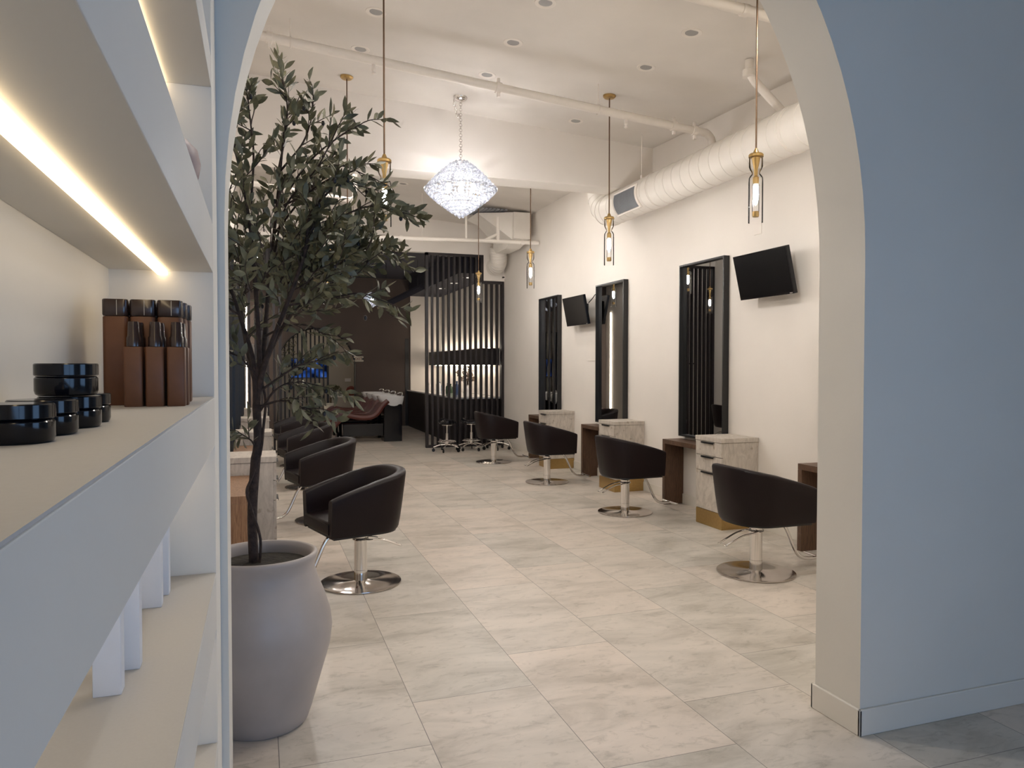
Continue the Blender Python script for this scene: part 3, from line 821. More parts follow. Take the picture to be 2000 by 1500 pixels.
MAT['panel'] = emit('far_room_fill_glow', (1.0, .90, .76), 12.0)
MB().lathe([(.001, -.034), (.17, -.031)], 36, cap=False).build('diffuser', 'panel', fl_)

# ------------------------------------------------------------------ pipes and ducts
def pipe(name, pts, r, lab, group='white sprinkler pipes'):
    t = thing(name, lab, 'pipe', (0, 0, 0), 0, group)
    MB().tube(pts, r, 14).build('pipe_run', 'white', t)
    return t
P = 6.6
def z1(x): return 4.352 - .0865 * x
p1 = pipe('sprinkler_pipe', [(XL + .01, P, z1(XL)), (4.30, P, z1(4.30)), ], .04, 'long white sprinkler pipe crossing the ceiling before the chandelier')
def ring(mb, x, rr=.052, wd=.05):
    return mb.tube([(x - wd / 2, P, z1(x - wd / 2)), (x + wd / 2, P, z1(x + wd / 2))], rr, 14)
for x in (.10, 2.12, 3.98, 4.22):
    m_ = MB(); ring(m_, x, .050, .05)
    m_.box(x - .012, x + .012, P - .016, P + .016, z1(x) + .045, z1(x) + .085).box(x - .012, x + .012, P - .016, P + .016, z1(x) - .085, z1(x) - .045)
    m_.build('coupling', 'white', p1, bevel=.002)
for x in (.27, 3.14):
    m_ = MB(); m_.torus((x, P, z1(x)), .046, .005, (1, 0, 0), 20); m_.tube([(x, P, z1(x) + .045), (x, P, zc(x, P) + .01)], .006, 8); m_.build('hanger', 'white', p1)
for x in (.97, 3.44):
    m_ = MB(); m_.tube([(x, P, z1(x) - .03), (x, P, z1(x) - .075)], .016, 10); m_.lathe([(.012, -.075), (.02, -.08), (.012, -.10), (.018, -.115), (.006, -.125)], 14, (x, P, z1(x))); m_.build('sprinkler_head', 'white', p1)
MB().tube(smooth_path([(4.29, P, z1(4.29)), (4.36, P, z1(4.36)), (4.42, P, z1(4.4) - .05), (4.44, P, z1(4.4) - .14), (4.44, P, 3.78)], 4), .04, 12).build('elbow', 'white', p1)
# pipe right above the arch, nearest
p2 = pipe('sprinkler_pipe', [(2.0, 4.6, 4.262), (4.58, 4.6, 4.09)], .038, 'white pipe right under the arch top, nearest the camera')
MB().tube([(3.33, 4.6, 4.171), (3.38, 4.6, 4.168)], .045, 12).build('coupling', 'white', p2)
p4 = pipe('riser_pipe', [(4.02, 5.44, 4.225), (4.02, 5.44, 4.12), (4.08, 5.44, 4.05), (4.40, 5.44, 3.80)], .036, 'short white pipe slanting from the ceiling down behind the round duct')
MB().lathe([(.055, 0), (.055, .06), (.048, .065)], 18, (4.02, 5.44, 4.08)).build('coupling', 'white', p4)
p3 = pipe('rear_pipe', [(XL + .01, 12.05, 3.62), (4.60, 12.05, 3.718)], .035, 'white pipe running across the rear of the salon above the dark opening')
for x in (2.20, 4.30):
    MB().tube([(x - .03, 12.05, 3.668 + .02 * (x - 2.15)), (x + .03, 12.05, 3.669 + .02 * (x - 2.15))], .046, 12).build('coupling', 'white', p3)
MB().tube([(3.86, 12.05, 3.705), (3.86, 12.05, 4.12)], .03, 10).build('drop_pipe', 'white', p3)
MB().tube([(3.30, 12.05, 3.69), (3.30, 12.05, 4.36)], .018, 10).build('drop_pipe', 'white', p3)
MB().tube([(2.55, 12.05, 3.70), (2.55, 12.05, 4.42)], .006, 8).build('hanger', 'white', p3)
MB().tube([(3.86, 12.05, 3.83), (3.60, 12.05, 3.70)], .024, 10).build('branch_pipe', 'white', p3)
p5 = pipe('branch_pipe', [(XL + .01, 9.6, 3.83), (1.10, 9.6, 3.69), (1.16, 9.6, 3.72), (1.18, 9.6, 4.5)], .033, 'white pipe behind the beam above the olive tree')
MB().tube([(.30, 9.6, 3.77), (.36, 9.6, 3.764)], .045, 12).build('coupling', 'white', p5)

# big spiral duct along the television wall
DX, DZ, DR = 4.27, 3.57, .195
dt = thing('spiral_duct', 'large round white spiral duct running along the top of the television wall', 'air duct', (0, 0, 0))
MB().tube([(DX, 2.78, DZ), (DX, 8.55, DZ)], DR, 48).build('duct_run', 'duct', dt)
sm = MB(); y = 2.85
while y < 8.45:
    rows = []
    a0 = 0
    pts = [(DX + (DR + .001) * math.cos(2 * PI * k / 40), y + .10 * k / 40, DZ + (DR + .001) * math.sin(2 * PI * k / 40)) for k in range(41)]
    sm.tube(pts, .0032, 5); y += .17
sm.build('spiral_seam', 'duct', dt)
for y in (5.15, 7.35):
    MB().tube([(DX, y, DZ), (DX, y + .05, DZ)], DR + .006, 48).build('collar', 'duct', dt)
elb = [(DX, 8.54 + .30 * math.sin(R(a)), DZ + .30 * (1 - math.cos(R(a)))) for a in range(0, 91, 15)]
elb = [(x + -.0, y, z) for x, y, z in elb] + [(DX, 8.84, 4.30)]
MB().tube(elb, DR, 40).build('elbow', 'duct', dt)
es = MB()
for a in (0, 22, 45, 68, 90):
    c = (DX, 8.54 + .30 * math.sin(R(a)), DZ + .30 * (1 - math.cos(R(a))))
    es.torus(c, DR + .002, .004, (0, math.cos(R(a)), math.sin(R(a))), 40, 5)
es.build('elbow_seam', 'duct', dt)
# grille set into the room side of the duct
gr = MB(); fr_ = MB()
def dp(a, y, r): return (DX - r * math.cos(a), y, DZ + r * math.sin(a))
GA0, GA1 = R(-48), R(22)
rows = [[dp(GA0 + (GA1 - GA0) * i / 12, y, DR + .006) for i in range(13)] for y in (7.58, 8.12)]
gr.grid(rows)
for k in range(26):
    y = 7.59 + .0205 * k
    gr.tube([dp(GA0 + (GA1 - GA0) * i / 10, y, DR + .012) for i in range(11)], .0035, 4)
gobj = gr.build('grille', 'grille', dt)
for y in (7.565, 8.13): fr_.tube([dp(GA0 - .05 + (GA1 - GA0 + .1) * i / 12, y, DR + .010) for i in range(13)], .015, 6)
for a in (GA0 - .05, GA1 + .05): fr_.tube([dp(a, 7.56, DR + .010), dp(a, 8.135, DR + .010)], .015, 6)
fr_.build('grille_frame', 'white', gobj)
for y in (5.65, 7.75):
    m_ = MB(); m_.box(DX - .03, DX + .03, y - .02, y + .02, DZ + DR - .005, DZ + DR + .05).tube([(DX - .02, y, DZ + DR + .04), (DX - .02, y, zc(DX, y) + .01)], .005, 6); m_.build('hanger', 'white', dt)
# rectangular duct in the rear corner
rd = thing('rectangular_duct', 'white rectangular duct box with sloping transition in the rear corner', 'air duct', (0, 0, 0))
MB().box(4.20, 4.50, 12.2, 13.4, 3.80, 4.26).build('duct_box', 'duct', rd, bevel=.004, smooth=False)
MB().add([(4.20, 12.3, 3.80), (4.50, 12.3, 3.80), (4.50, 13.4, 3.80), (4.20, 13.4, 3.80), (4.22, 12.7, 3.70), (4.48, 12.7, 3.70), (4.48, 13.3, 3.70), (4.22, 13.3, 3.70)],
         [(0, 3, 2, 1), (4, 5, 6, 7), (0, 1, 5, 4), (1, 2, 6, 5), (2, 3, 7, 6), (3, 0, 4, 7)]).build('transition', 'duct', rd, smooth=False)
MB().add([(3.62, 12.5, 4.26), (4.20, 12.25, 4.26), (4.20, 13.3, 4.26), (3.62, 13.2, 4.26), (3.80, 12.7, 4.16), (4.20, 12.3, 3.80), (4.20, 13.2, 3.80), (3.80, 13.1, 4.16)],
         [(0, 3, 2, 1), (4, 5, 6, 7), (0, 1, 5, 4), (1, 2, 6, 5), (2, 3, 7, 6), (3, 0, 4, 7)]).build('side_transition', 'duct', rd, smooth=False)
m_ = MB()
for k in range(8): m_.add([(3.55 + .07 * k, 12.2, 4.285), (3.59 + .07 * k, 12.2, 4.275), (3.59 + .07 * k, 12.8, 4.275), (3.55 + .07 * k, 12.8, 4.285), (3.55 + .07 * k, 12.2, 4.30), (3.59 + .07 * k, 12.2, 4.29), (3.59 + .07 * k, 12.8, 4.29), (3.55 + .07 * k, 12.8, 4.30)], [(0, 3, 2, 1), (4, 5, 6, 7), (0, 1, 5, 4), (1, 2, 6, 5), (2, 3, 7, 6), (3, 0, 4, 7)])
m_.build('louvre', 'grille', rd, smooth=False)
fd = thing('flexible_duct', 'white ribbed round duct bending down into the rear wall beside the screen', 'air duct', (0, 0, 0))
fp = smooth_path([(4.36, 13.58, 3.86), (4.37, 13.62, 3.74), (4.39, 13.68, 3.62), (4.40, 13.80, 3.55), (4.40, 14.0, 3.53)], 6)
MB().tube(fp, .165, 28).build('duct_run', 'duct', fd)
m_ = MB()
for i in range(1, len(fp) - 1, 2):
    d = (fp[i + 1] - fp[i - 1]).normalized(); m_.torus(fp[i], .167, .007, d, 28, 5)
m_.build('rib', 'duct', fd)
sc2 = thing('security_camera', 'tiny white dome camera on the rear wall above the low screen end', 'camera', (4.60, 13.98, 3.335))
MB().lathe([(.001, -.03), (.03, -.03), (.04, -.01), (.04, .03), (.001, .03)], 18).build('housing', 'white', sc2)
o = MB().lathe([(.001, -.015), (.022, -.01), (.026, 0), (.022, .01), (.001, .012)], 16).build('lens', 'gloss_black', sc2, loc=(-.02, -.035, 0))
ms = thing('motion_sensor', 'small white sensor high on the television wall next to the arch edge', 'sensor', (XR, 5.26, 3.38))
MB().box(-.03, -.001, -.03, .03, -.05, .05).build('sensor_housing', 'white', ms, bevel=.01)

# ------------------------------------------------------------------ slat screens
def screen(name, x0, x1, y, h0, h1=None, xs=None, lab=''):
    t = thing(name, lab, 'screen', (0, 0, 0), 0, 'dark wood slat screens')
    P_ = .05
    m = MB()
    if h1 is None: h1 = h0; xs = x1
    m.box(x0, x0 + P_, y, y + .09, 0, h0).box(x0, xs, y, y + .09, h0 - P_, h0).box(x1 - P_, x1, y, y + .09, 0, h1).box(x0 + P_, x1 - P_, y, y + .09, 0, .05)
    if h1 != h0: m.box(xs - P_, xs, y, y + .09, h1, h0 - P_).box(xs - P_, x1 - P_, y, y + .09, h1 - P_, h1)
    m.build('frame', 'dark_slat', t, smooth=False)
    n = int(round((x1 - x0 - P_) / .107)); s0_ = None
    for k in range(1, n):
        x = x0 + P_ / 2 + (x1 - x0 - P_) * k / n
        hh = (h0 if x < xs - .02 else h1) - P_
        box(x - .019, x + .019, y + .005, y + .085, .05, hh).build('slat', 'dark_slat', t, smooth=False)
    return t
screen('slat_screen', 3.03, 4.61, 14.0, 3.762, 3.255, 4.19, 'tall dark wood slat screen with a stepped top at the rear of the salon')
screen('slat_screen', XL + .01, .38, 14.0, 3.762, lab='dark wood slat screen behind the olive tree at the rear')
screen('slat_screen', .50, 1.78, 20.6, 2.75, lab='dark slat screen seen through the far archway behind the leaves')

# ------------------------------------------------------------------ wash room
bar = thing('bar_cabinet', 'low dark brown bar cabinet behind the slat screen', 'cabinet', (0, 0, 0))
box(3.70, 4.60, 14.25, 19.3, 0, .92).build('body', 'dark_slat', bar, bevel=.003, smooth=False)
ct = box(3.67, 4.60, 14.22, 19.32, .922, .955).build('countertop', 'ceramic', bar, bevel=.003, smooth=False)
up = thing('wall_shelf_box', 'long dark floating cabinet with light strips above and below, over the bar', 'cabinet', (0, 0, 0))
box(4.25, 4.60, 14.25, 19.25, 1.60, 1.94).build('body', 'dark_slat', up, bevel=.003, smooth=False)
box(4.42, 4.47, 14.3, 19.2, 1.585, 1.599).build('light_strip', 'ledbar', up, smooth=False)
box(4.42, 4.47, 14.3, 19.2, 1.941, 1.952).build('light_strip', 'ledbar', up, smooth=False)
struct(box(4.585, 4.615, 14.2, 19.36, .96, 3.42).build('wall_bar_panel', 'wall', smooth=False))
struct(box(3.78, 4.584, 19.37, 19.399, 0, 3.42).build('wall_bar_lit_panel', 'wall', smooth=False))  # pale panel added so the strip-lit part of the far wall reads brighter
bots = [(4.05, 18.3, .20, .05, 'white', 'short white canister on the bar, farthest'), (4.10, 17.4, .24, .05, 'bluebottle', 'dark blue bottle on the bar'), (4.0, 17.1, .30, .06, 'ceramic', 'tall pale jug on the bar'),
        (4.12, 16.4, .22, .055, 'greenb', 'green bottle on the bar'), (3.98, 16.1, .24, .05, 'greenb', 'slim dark green bottle beside the first green one'), (4.10, 15.7, .18, .06, 'ceramic', 'squat white jar on the bar'),
        (4.02, 15.45, .30, .05, 'bluebottle', 'tall dark bottle beside the flower vase')]
for x, y, h, r, m_, lab in bots:
    o = MB().lathe([(r * .9, 0), (r, .01), (r, h * .6), (r * .8, h * .7), (r * .35, h * .8), (r * .35, h * .95), (r * .42, h * .96), (r * .42, h), (.001, h)], 20).build('bar_bottle', m_, None, loc=(x, y, .956))
    tag(o, lab, 'bottle', 'bottles and jars on the bar')
fv = thing('flower_vase', 'vase of dried pale flowers on the bar behind the slats', 'vase', (4.10, 14.95, .956))
MB().lathe([(.05, 0), (.07, .05), (.06, .14), (.03, .2), (.038, .23)], 20).build('vase_body', 'ceramic', fv)
random.seed(9); m_ = MB(); m2 = MB()
for k in range(26):
    a = random.random() * 2 * PI; r = random.uniform(.03, .2); h = random.uniform(.35, .62)
    tip = (r * math.cos(a), r * math.sin(a), h)
    m_.tube([(0, 0, .15), (tip[0] * .4, tip[1] * .4, h * .7), tip], .003, 4)
    for q in range(6): gem(m2, (tip[0] + random.uniform(-.03, .03), tip[1] + random.uniform(-.03, .03), tip[2] + random.uniform(-.05, .04)), .014)
m_.build('stems', 'bark', fv); m2.build('blossoms', 'dry', fv, smooth=False)

# saddle stools
st = thing('rolling_stool', 'x', 'stool', (0, 0, 0), 0, 'black saddle stools on chrome wheels')
rows = []
for i in range(13):
    a = i / 12; yy = -.20 + .40 * a
    wd = .17 * math.sqrt(max(0, 1 - (2 * a - 1) ** 2 * .85))
    sad = .05 * (2 * a - 1) ** 2
    rows.append([(-wd, yy, .505 + sad * .4), (-wd * .9, yy, .55 + sad * .8), (-wd * .4, yy, .575 + sad), (wd * .4, yy, .575 + sad), (wd * .9, yy, .55 + sad * .8), (wd, yy, .505 + sad * .4), (wd * .6, yy, .50), (-wd * .6, yy, .50)])
mb = MB(); mb.grid(rows, True); mb.f.append(tuple(range(7, -1, -1))); mb.f.append(tuple(12 * 8 + k for k in range(8)))
mb.build('saddle_seat', 'gloss_black', st, sub=1)
MB().lathe([(.10, .485), (.10, .50), (.02, .50)], 24).build('seat_plate', 'chrome', st)
MB().lathe([(.026, .12), (.026, .34), (.014, .342), (.014, .49)], 18).build('gas_column', 'chrome', st)
MB().torus((0, 0, .19), .17, .009, seg=36, k=8).tube([(-.17, 0, .19), (.17, 0, .19)], .008, 8).build('foot_ring', 'chrome', st)
for k in range(5):
    a = 2 * PI * k / 5 + .25
    l = MB().tube(smooth_path([(.02 * math.cos(a), .02 * math.sin(a), .135), (.13 * math.cos(a), .13 * math.sin(a), .125), (.25 * math.cos(a), .25 * math.sin(a), .085)], 4), [.016] * 4 + [.012] * 5, 8).build('leg', 'chrome', st)
    c = Vector((.25 * math.cos(a), .25 * math.sin(a), .03))
    MB().tube([c + Vector((-.011 * math.sin(a), .011 * math.cos(a), 0)), c + Vector((.011 * math.sin(a), -.011 * math.cos(a), 0))], .03, 14).tube([c, c + Vector((0, 0, .055))], .007, 6).build('caster', 'gloss_black', l)
for i, (x, y, a, lab) in enumerate(((3.27, 13.30, .2, 'black saddle stool with foot ring before the slat screen, away from the wall'), (3.76, 13.38, 1.0, 'black saddle stool between the other two before the screen'), (4.24, 13.35, .5, 'black stool mostly hidden by the farthest tub chair of the television wall'))):
    if i == 0: st.location = (x, y, 0); st.rotation_euler = (0, 0, a); st['label'] = lab
    else: dup(st, (x, y, 0), a, lab)

# shampoo units: foot end towards -x, bowl towards +x
wu = thing('shampoo_unit', 'x', 'backwash chair', (0, 0, 0), 0, 'backwash chairs in the wash room')
box(-.02, .36, -.20, .20, 0, .78).build('pedestal', 'gloss_black', wu, bevel=.01, smooth=False)
MB().box(-.85, -.02, -.14, .14, .12, .38).box(-.90, -.70, -.18, .18, 0, .12).build('seat_base', 'gloss_black', wu, bevel=.01, smooth=False)
prof = [(.06, .86), (-.06, .74), (-.16, .60), (-.30, .52), (-.55, .52), (-.78, .56), (-.92, .48), (-1.12, .25), (-1.22, .18)]
pp = smooth_path([(x, 0, z) for x, z in prof], 4)
rows = []
for i, p in enumerate(pp):
    a = pp[min(i + 1, len(pp) - 1)] - pp[max(i - 1, 0)]; nrm = Vector((a.z, 0, -a.x)).normalized()
    if nrm.z < 0: nrm = -nrm
    hw = .27
    top = p + nrm * .05; bot = p - nrm * .05
    rows.append([(top.x, -hw + .02, top.z), (top.x, hw - .02, top.z), ((top.x + bot.x) / 2, hw, (top.z + bot.z) / 2), (bot.x, hw - .02, bot.z), (bot.x, -hw + .02, bot.z), ((top.x + bot.x) / 2, -hw, (top.z + bot.z) / 2)])
mb = MB(); mb.grid(rows, True); mb.f.append(tuple(range(5, -1, -1))); mb.f.append(tuple((len(rows) - 1) * 6 + k for k in range(6)))
mb.build('reclined_seat', 'leather_red', wu, bevel=.01)
# bowl
rows = []
for z, sx, sy, ox in ((.66, .12, .12, .20), (.74, .20, .20, .19), (.86, .26, .24, .16), (.92, .28, .26, .15), (.945, .285, .265, .15), (.945, .25, .235, .15), (.86, .20, .19, .16), (.78, .12, .12, .18)):
    rows.append([(ox + sx * (abs(math.cos(2 * PI * k / 28)) ** .7) * (1 if math.cos(2 * PI * k / 28) > 0 else -1), sy * (abs(math.sin(2 * PI * k / 28)) ** .7) * (1 if math.sin(2 * PI * k / 28) > 0 else -1), z) for k in range(28)])
mb = MB(); mb.grid(rows, True); mb.f.append(tuple(range(27, -1, -1))); mb.f.append(tuple(7 * 28 + k for k in range(28)))
mb.build('wash_bowl', 'ceramic', wu)
MB().tube(smooth_path([(.40, 0, .945), (.40, 0, 1.00), (.36, 0, 1.02), (.30, 0, 1.0)], 4), .014, 10).lathe([(.022, .94), (.022, .965), (.01, .97)], 14, (.40, 0, 0)).build('faucet', 'chrome', wu)
for i, (y, lab) in enumerate(((15.65, 'burgundy backwash chair with white bowl, nearest in the wash room'), (16.5, 'burgundy backwash chair second in the row, with white bowl'), (17.35, 'burgundy backwash chair third in the row, with white bowl'), (18.2, 'burgundy backwash chair farthest in the row, with white bowl'))):
    if i == 0: wu.location = (2.47, y, 0); wu['label'] = lab
    else: dup(wu, (2.47, y, 0), 0, lab)

tr_ = thing('utility_cart', 'low black cart carrying the cream bucket in the wash room', 'cart', (1.63, 18.95, 0))
MB().box(-.18, .18, -.16, .16, .23, .26).box(-.18, .18, -.16, .16, .08, .10).build('cart_tray', 'gloss_black', tr_, bevel=.003)
for sx in (-1, 1):
    for sy in (-1, 1): box(sx * .16 - .012, sx * .16 + .012, sy * .14 - .012, sy * .14 + .012, 0, .23).build('leg', 'gloss_black', tr_)
bk = MB().lathe([(.10, 0), (.105, .01), (.125, .36), (.135, .365), (.135, .39), (.12, .39), (.10, .03), (.001, .02)], 28).build('bucket', 'bucket', None, loc=(1.63, 18.95, .261)); tag(bk, 'tall cream bucket standing on a low black cart', 'bucket')

es_ = thing('exit_sign', 'small pale emergency exit sign on the dark far wall beside the archway', 'sign', (2.42, 19.40, 1.76))
box(-.13, .13, -.03, -.001, -.07, .07).build('plate', 'signw', es_, bevel=.004)
for sx in (-1, 1): MB().lathe([(.001, -.02), (.022, -.02), (.022, .02), (.001, .02)], 14).build('lamp', 'gloss_black', es_, loc=(sx * .11, -.04, .055 * -sx * 0))
tc = bpy.data.curves.new('lettering', 'FONT'); tc.body = 'EXIT'; tc.size = .10; tc.align_x = 'CENTER'; tc.align_y = 'CENTER'; tc.extrude = .001
tc.materials.append(MAT['signt'])
to = bpy.data.objects.new('lettering', tc); col.objects.link(to); to.parent = es_; to.location = (0, -.032, 0); to.rotation_euler = (PI / 2, 0, 0)
dg = bpy.context.evaluated_depsgraph_get(); tme = bpy.data.meshes.new_from_object(to.evaluated_get(dg))
bpy.data.objects.remove(to); bpy.data.curves.remove(tc)
to = bpy.data.objects.new('lettering', tme); col.objects.link(to); to.parent = es_; to.location = (0, -.032, 0); to.rotation_euler = (PI / 2, 0, 0)

sb = thing('slanted_soffit_beam', 'dark slanting ceiling beam hanging in the wash room beside the chandelier', 'beam', (0, 0, 0))
MB().tube([(2.62, 16.4, 2.92), (3.30, 15.6, 3.27)], .07, 4).build('beam_body', 'black_ceiling', sb, smooth=False)
MB().tube([(2.66, 16.4, 2.96), (2.66, 16.4, 3.86)], .005, 6).build('hanging_wire', 'black', sb)
MB().tube([(3.22, 15.7, 3.25), (3.22, 15.7, 3.86)], .005, 6).build('hanging_wire', 'black', sb)
ls = tag(box(XL, XL + .03, 19.06, 19.085, .36, 3.1).build('vertical_light_strip', 'ledbar', smooth=False), 'thin vertical white light strip on the wash room wall behind the tree', 'light strip')
ws = thing('wall_shelf', 'thin dark wall shelf in the wash room seen in the near mirror', 'shelf', (XL, 15.2, 1.62))
box(0, .25, -.4, .4, 0, .03).build('shelf_board', 'black', ws)
vv = MB().lathe([(.06, 0), (.10, .08), (.11, .2), (.08, .32), (.09, .36)], 24).build('shelf_vase', 'pot', None, loc=(XL + .13, 15.2, 1.651)); tag(vv, 'grey vase on the thin wall shelf seen in the near mirror', 'vase')

# through the far arch
tvf = thing('far_television', 'television with a blue picture beyond the far archway', 'television', (1.28, 20.70, 1.52))
box(-.50, .50, 0, .05, -.28, .28).build('casing', 'black', tvf, smooth=False)
box(-.47, .47, -.004, -.001, -.25, .25).build('screen', 'tvblue', tvf, smooth=False)
hp = thing('trailing_plant', 'dark trailing plant hanging before the far slat screen', 'plant', (.68, 20.1, 0))
random.seed(3); m_ = MB()
for k in range(420):
    a = random.random() * 2 * PI; r = .25 * math.sqrt(random.random()); z = random.uniform(1.45, 2.65)
    c = Vector((r * math.cos(a), r * math.sin(a) * .6, z)); d = Vector((random.uniform(-1, 1), random.uniform(-1, 1), random.uniform(-1, .2))).normalized() * .05; s_ = d.orthogonal().normalized() * .02
    m_.add([c, c + d * .5 + s_, c + d, c + d * .5 - s_], [(0, 1, 2, 3)])
m_.build('foliage', 'leaf', hp, smooth=False)
MB().tube([(0, 0, 2.5), (0, 0, 3.0)], .006, 6).lathe([(.06, 2.45), (.12, 2.5), (.14, 2.62), (.12, 2.62)], 18).build('hanging_pot', 'black', hp)
dsk = thing('reception_desk', 'pale low counter beyond the far archway', 'counter', (2.26, 20.95, 0))
box(-.40, .55, -.25, .35, 0, .72).build('body', 'beige', dsk, bevel=.005, smooth=False)
box(-.43, .58, -.28, .38, .721, .76).build('counter_top', 'white', dsk, bevel=.003, smooth=False)
bp_ = thing('bowl_plant', 'dark bushy plant in a white bowl on the far counter', 'plant', (1.98, 20.8, .761))
MB().lathe([(.04, 0), (.12, .05), (.17, .13), (.155, .13), (.10, .06), (.001, .05)], 24).build('bowl', 'ceramic', bp_)
m_ = MB()
for k in range(160):
    d = Vector((random.gauss(0, 1), random.gauss(0, 1), abs(random.gauss(0, 1)))).normalized(); c = Vector((0, 0, .12)) + Vector((d.x * .15, d.y * .15, d.z * .14)) * random.random() ** .4; t_ = d.orthogonal().normalized() * .018
    m_.add([c, c + d * .03 + t_, c + d * .06, c + d * .03 - t_], [(0, 1, 2, 3)])
m_.build('foliage', 'leaf', bp_, smooth=False)
rc = MB().lathe([(.09, 0), (.13, .05), (.14, .14), (.11, .22), (.04, .26), (.001, .265)], 22).build('red_cushion', 'red', None, loc=(2.40, 20.85, .761)); tag(rc, 'rounded red bundle on the far counter beside the bowl plant', 'cushion')
plate_ = box(-.09, .09, -.012, 0, -.05, .05).build('thermostat', 'white', None, loc=(2.55, 22.999, 1.15)); tag(plate_, 'small white control box on the far room wall', 'control box')

# ------------------------------------------------------------------ olive tree in its pot
PX, PY = -.0, 3.46
pot = thing('planter_pot', 'large greige clay urn holding the olive tree, just inside the arch', 'planter', (PX, PY, 0))
prof = [(.185, 0), (.198, .012), (.215, .06), (.262, .22), (.297, .34), (.306, .42), (.300, .475), (.275, .56), (.245, .635), (.232, .68), (.231, .705), (.238, .73), (.245, .744), (.243, .755), (.232, .76), (.222, .755), (.214, .735), (.212, .715), (.210, .70), (.208, .66)]
pv = []
MB().lathe(prof, 72, cap=False).build('urn', 'pot', pot, angle=80)
MB().lathe([(.001, .715), (.08, .722), (.14, .714), (.19, .710), (.209, .705)], 32, cap=False).build('soil', 'soil', pot)
MB().lathe([(.001, .001), (.186, .001)], 32, cap=False).build('urn_base', 'pot', pot)

tree = thing('olive_tree', 'tall artificial olive tree with grey green leaves and dark olives in an urn', 'tree', (PX, PY, .66))
random.seed(21)
tw = MB(); lf = MB(); ol_pts = []
Z0 = .66
def px(u, v, b=0.0):
    """tree-local point from how far right and how high it sits (unit: mm-like steps of 2.36 mm)"""
    return Vector(((u - 512) * .00240, b, 1.59 + (714 - v) * .00236 - Z0))
XMIN = XL + .03 - PX; YMIN = 2.80 - PY
def clampv(p):
    return Vector((max(p.x, XMIN + random.random() * .02), max(p.y, YMIN), p.z))
def leaf(base, d, L, W):
    d = d.normalized()
    side = d.cross(Vector((random.uniform(-1, 1), random.uniform(-1, 1), random.uniform(-.2, 1)))).normalized()
    nrm = side.cross(d).normalized()
    curl = random.uniform(-.25, .35); fold = random.uniform(.05, .35)
    pts = []
    for t, w_ in ((0, .08), (.18, .55), (.42, 1.0), (.68, .85), (.88, .42), (1, .02)):
        c = base + d * (L * t) - nrm * (curl * L * t * t)
        pts.append((c + side * (W * w_) + nrm * (fold * W * w_), c, c - side * (W * w_) + nrm * (fold * W * w_)))
    rows = [list(p) for p in pts]
    for r_ in rows:
        for i in range(3): r_[i] = Vector((max(r_[i].x, XL + .012 - PX), max(r_[i].y, 2.785 - PY), r_[i].z))
    lf.grid(rows)
def twig(p0, d, L, n, r=.0028):
    pts = [p0]; d = d.normalized(); p = p0.copy()
    k = 5
    for i in range(k):
        d = (d + Vector((random.uniform(-.25, .25), random.uniform(-.25, .25), random.uniform(-.22, .16)))).normalized()
        p = clampv(p + d * (L / k)); pts.append(p.copy())
    tw.tube(pts, [r * (1 - .6 * i / k) for i in range(k + 1)], 5)
    for i in range(n):
        t = .15 + .85 * i / max(1, n - 1); q = t * k; j = min(int(q), k - 1); b = pts[j].lerp(pts[j + 1], q - j)
        dd = (pts[j + 1] - pts[j]); dd = dd.normalized() if dd.length > 1e-6 else d
        s_ = dd.cross(Vector((random.uniform(-1, 1), random.uniform(-1, 1), random.uniform(-1, 1)))).normalized()
        ld = dd * random.uniform(.4, 1.0) + s_ * random.uniform(.5, 1.0) + Vector((0, 0, random.uniform(-.25, .35)))
        leaf(b, ld, random.uniform(.048, .084), random.uniform(.0095, .0150))
    if random.random() < .16: ol_pts.append(pts[3] + Vector((random.uniform(-.01, .01), 0, -.02)))
    return pts
def branch(pts, r0, r1, ntw, tl=(.10, .24), start=.35, leaves=(6, 10)):
    sp = smooth_path(pts, 6)
    sp = [clampv(p) for p in sp]
    n = len(sp)
    tw.tube(sp, [r0 + (r1 - r0) * i / (n - 1) for i in range(n)], 8)
    for k in range(ntw):
        t = start + (1 - start) * (k + random.random() * .6) / ntw
        j = min(int(t * (n - 1)), n - 2)
        d = (sp[j + 1] - sp[j]).normalized()
        s_ = Vector((random.uniform(-1, 1), random.uniform(-1, 1), random.uniform(-.4, .8)))
        twig(sp[j], d * .9 + s_ * .8, random.uniform(*tl), random.randint(*leaves))
    twig(sp[-1], sp[-1] - sp[-2], .12, 8)
# trunk and stems
tw.tube(smooth_path([px(500, 1106), px(497, 1000, .01), px(503, 900), px(508, 850, .0), px(506, 780), px(508, 720)], 5), [.021] * 12 + [.018] * 8 + [.016] * 6, 12)
tw.tube(smooth_path([px(508, 1100, -.02), px(511, 1040, -.02), px(497, 985, -.035), px(488, 950, -.02), px(496, 925, -.02), px(512, 880, -.01), px(518, 830, 0), px(522, 780, .01), px(514, 735, .02)], 5), .006, 8)
stems = [ [px(506, 790), px(500, 700), px(478, 620, .05), px(452, 520, .08), px(450, 430, .12)],
          [px(508, 780), px(512, 700), px(508, 600, -.05), px(500, 480, -.08), px(486, 380, -.1), px(470, 300, -.1)],
          [px(508, 760), px(520, 680, .03), px(528, 580, .08), px(540, 460, .1), px(552, 340, .08), px(560, 260, .05)],
          [px(508, 770), px(524, 700, -.04), px(560, 600, -.1), px(590, 510, -.16), px(600, 440, -.2), px(640, 390, -.2)],
          [px(510, 760), px(530, 690, .08), px(580, 600, .2), px(640, 540, .3), px(700, 480, .3)],
          [px(506, 750), px(490, 680, .15), px(480, 600, .3), px(500, 500, .35)] ]
for i_, s_ in enumerate(stems): branch(s_, .013, .004, (6, 6, 6, 10, 10, 10)[i_], (.12, .24), .40, (7, 10))
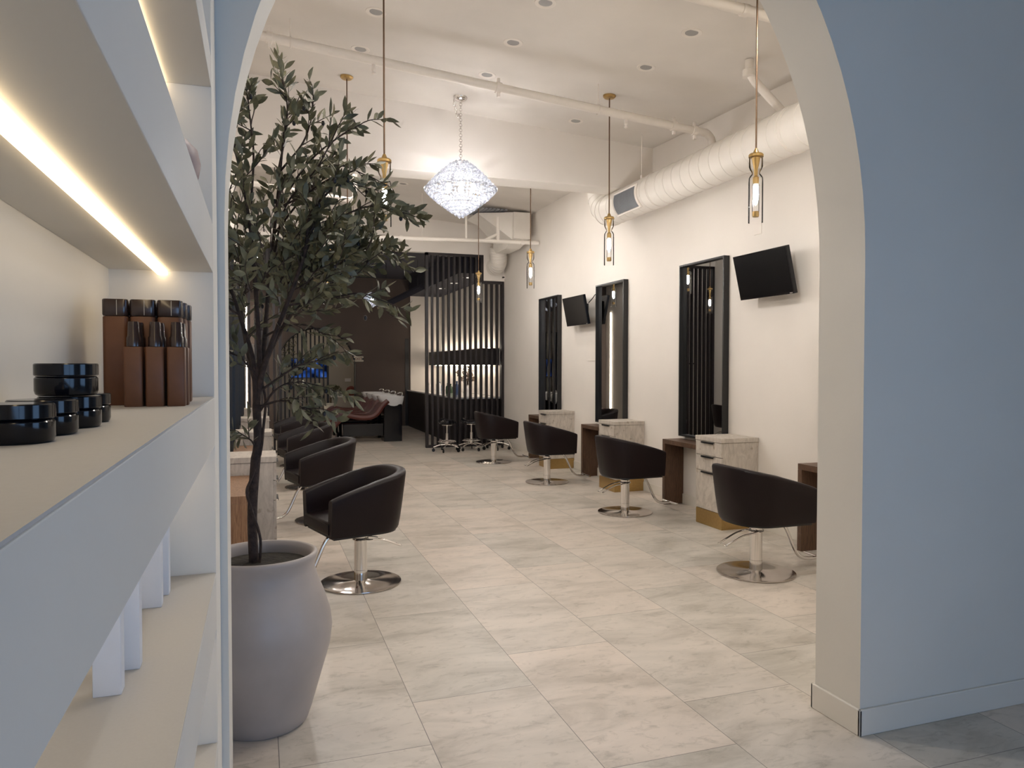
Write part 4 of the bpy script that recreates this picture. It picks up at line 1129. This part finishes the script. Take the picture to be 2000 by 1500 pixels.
tips = [ ([px(545, 360, .05), px(560, 280, .05), px(565, 220, .04), px(556, 165, .04)], 9), ([px(552, 340, .08), px(590, 290, .06), px(606, 250, .05), px(612, 215, .04)], 6),
         ([px(500, 420, -.08), px(505, 330, -.06), px(500, 270, -.08), px(495, 225, -.08)], 8), ([px(486, 380, -.1), px(470, 310, -.12), px(458, 250, -.12)], 5), ([px(552, 400, .1), px(600, 330, 0), px(650, 285, -.05), px(700, 252, -.08)], 6),
         ([px(540, 460, .1), px(600, 380, .05), px(650, 330, 0), px(712, 350, -.05)], 8), ([px(590, 500, -.1), px(640, 450, -.15), px(700, 420, -.18), px(752, 425, -.2)], 9),
         ([px(640, 540, .2), px(690, 500, .1), px(730, 480, .05), px(765, 500, 0)], 9), ([px(560, 600, 0), px(620, 590, 0), px(690, 575, -.05), px(740, 590, -.06)], 6),
         ([px(570, 590, .1), px(630, 560, .15), px(680, 520, .15), px(720, 450, .1)], 10), ([px(520, 660, 0), px(560, 640, -.05), px(600, 640, -.08), px(635, 662, -.1)], 5),
         ([px(515, 760, 0), px(555, 730, -.04), px(585, 712, -.06), px(615, 705, -.08)], 6), ([px(512, 790, 0), px(550, 780, -.04), px(580, 790, -.06), px(610, 800, -.06)], 7),
         ([px(510, 740, 0), px(480, 700, -.05), px(455, 690, -.05)], 5), ([px(512, 800, 0), px(540, 760, 0), px(580, 745, .05), px(640, 760, .05)], 7),
         ([px(478, 620, 0), px(455, 600, 0), px(446, 560, 0)], 6), ([px(505, 870, 0), px(498, 855, -.03), px(488, 845, -.05)], 2), ([px(550, 420, -.05), px(590, 400, -.1), px(640, 370, -.15), px(690, 380, -.15)], 8),
         ([px(540, 500, .0), px(560, 420, -.1), px(610, 360, -.2), px(640, 300, -.22)], 7) ]
for pts, n in tips: branch(pts, .0055, .0022, n, (.07, .16), .25, (5, 8))
# dense middle
for k in range(135):
    u = random.uniform(445, 650) if k % 4 else random.uniform(600, 720); v = random.triangular(345, 640, 520) if k % 4 else random.uniform(430, 560)
    p = clampv(px(u, v, random.uniform(-.33, .38)))
    c = px(515, 640, .03); d = (p - c).normalized()
    twig(p - d * random.uniform(.05, .12), d + Vector((random.uniform(-.5, .5), random.uniform(-.5, .5), random.uniform(-.3, .6))), random.uniform(.14, .26), random.randint(8, 12))
tw.build('trunk', 'bark', tree, angle=60)
lf.build('leaves', 'leaf', tree, angle=180)
for p in ol_pts + [px(676, 243, -.05), px(683, 250, -.05), px(703, 622, -.05), px(704, 386, -.1)]:
    MB().lathe([(.001, -.012), (.006, -.009), (.0085, 0), (.006, .009), (.001, .012)], 12).build('olive', 'olive', tree, loc=p)
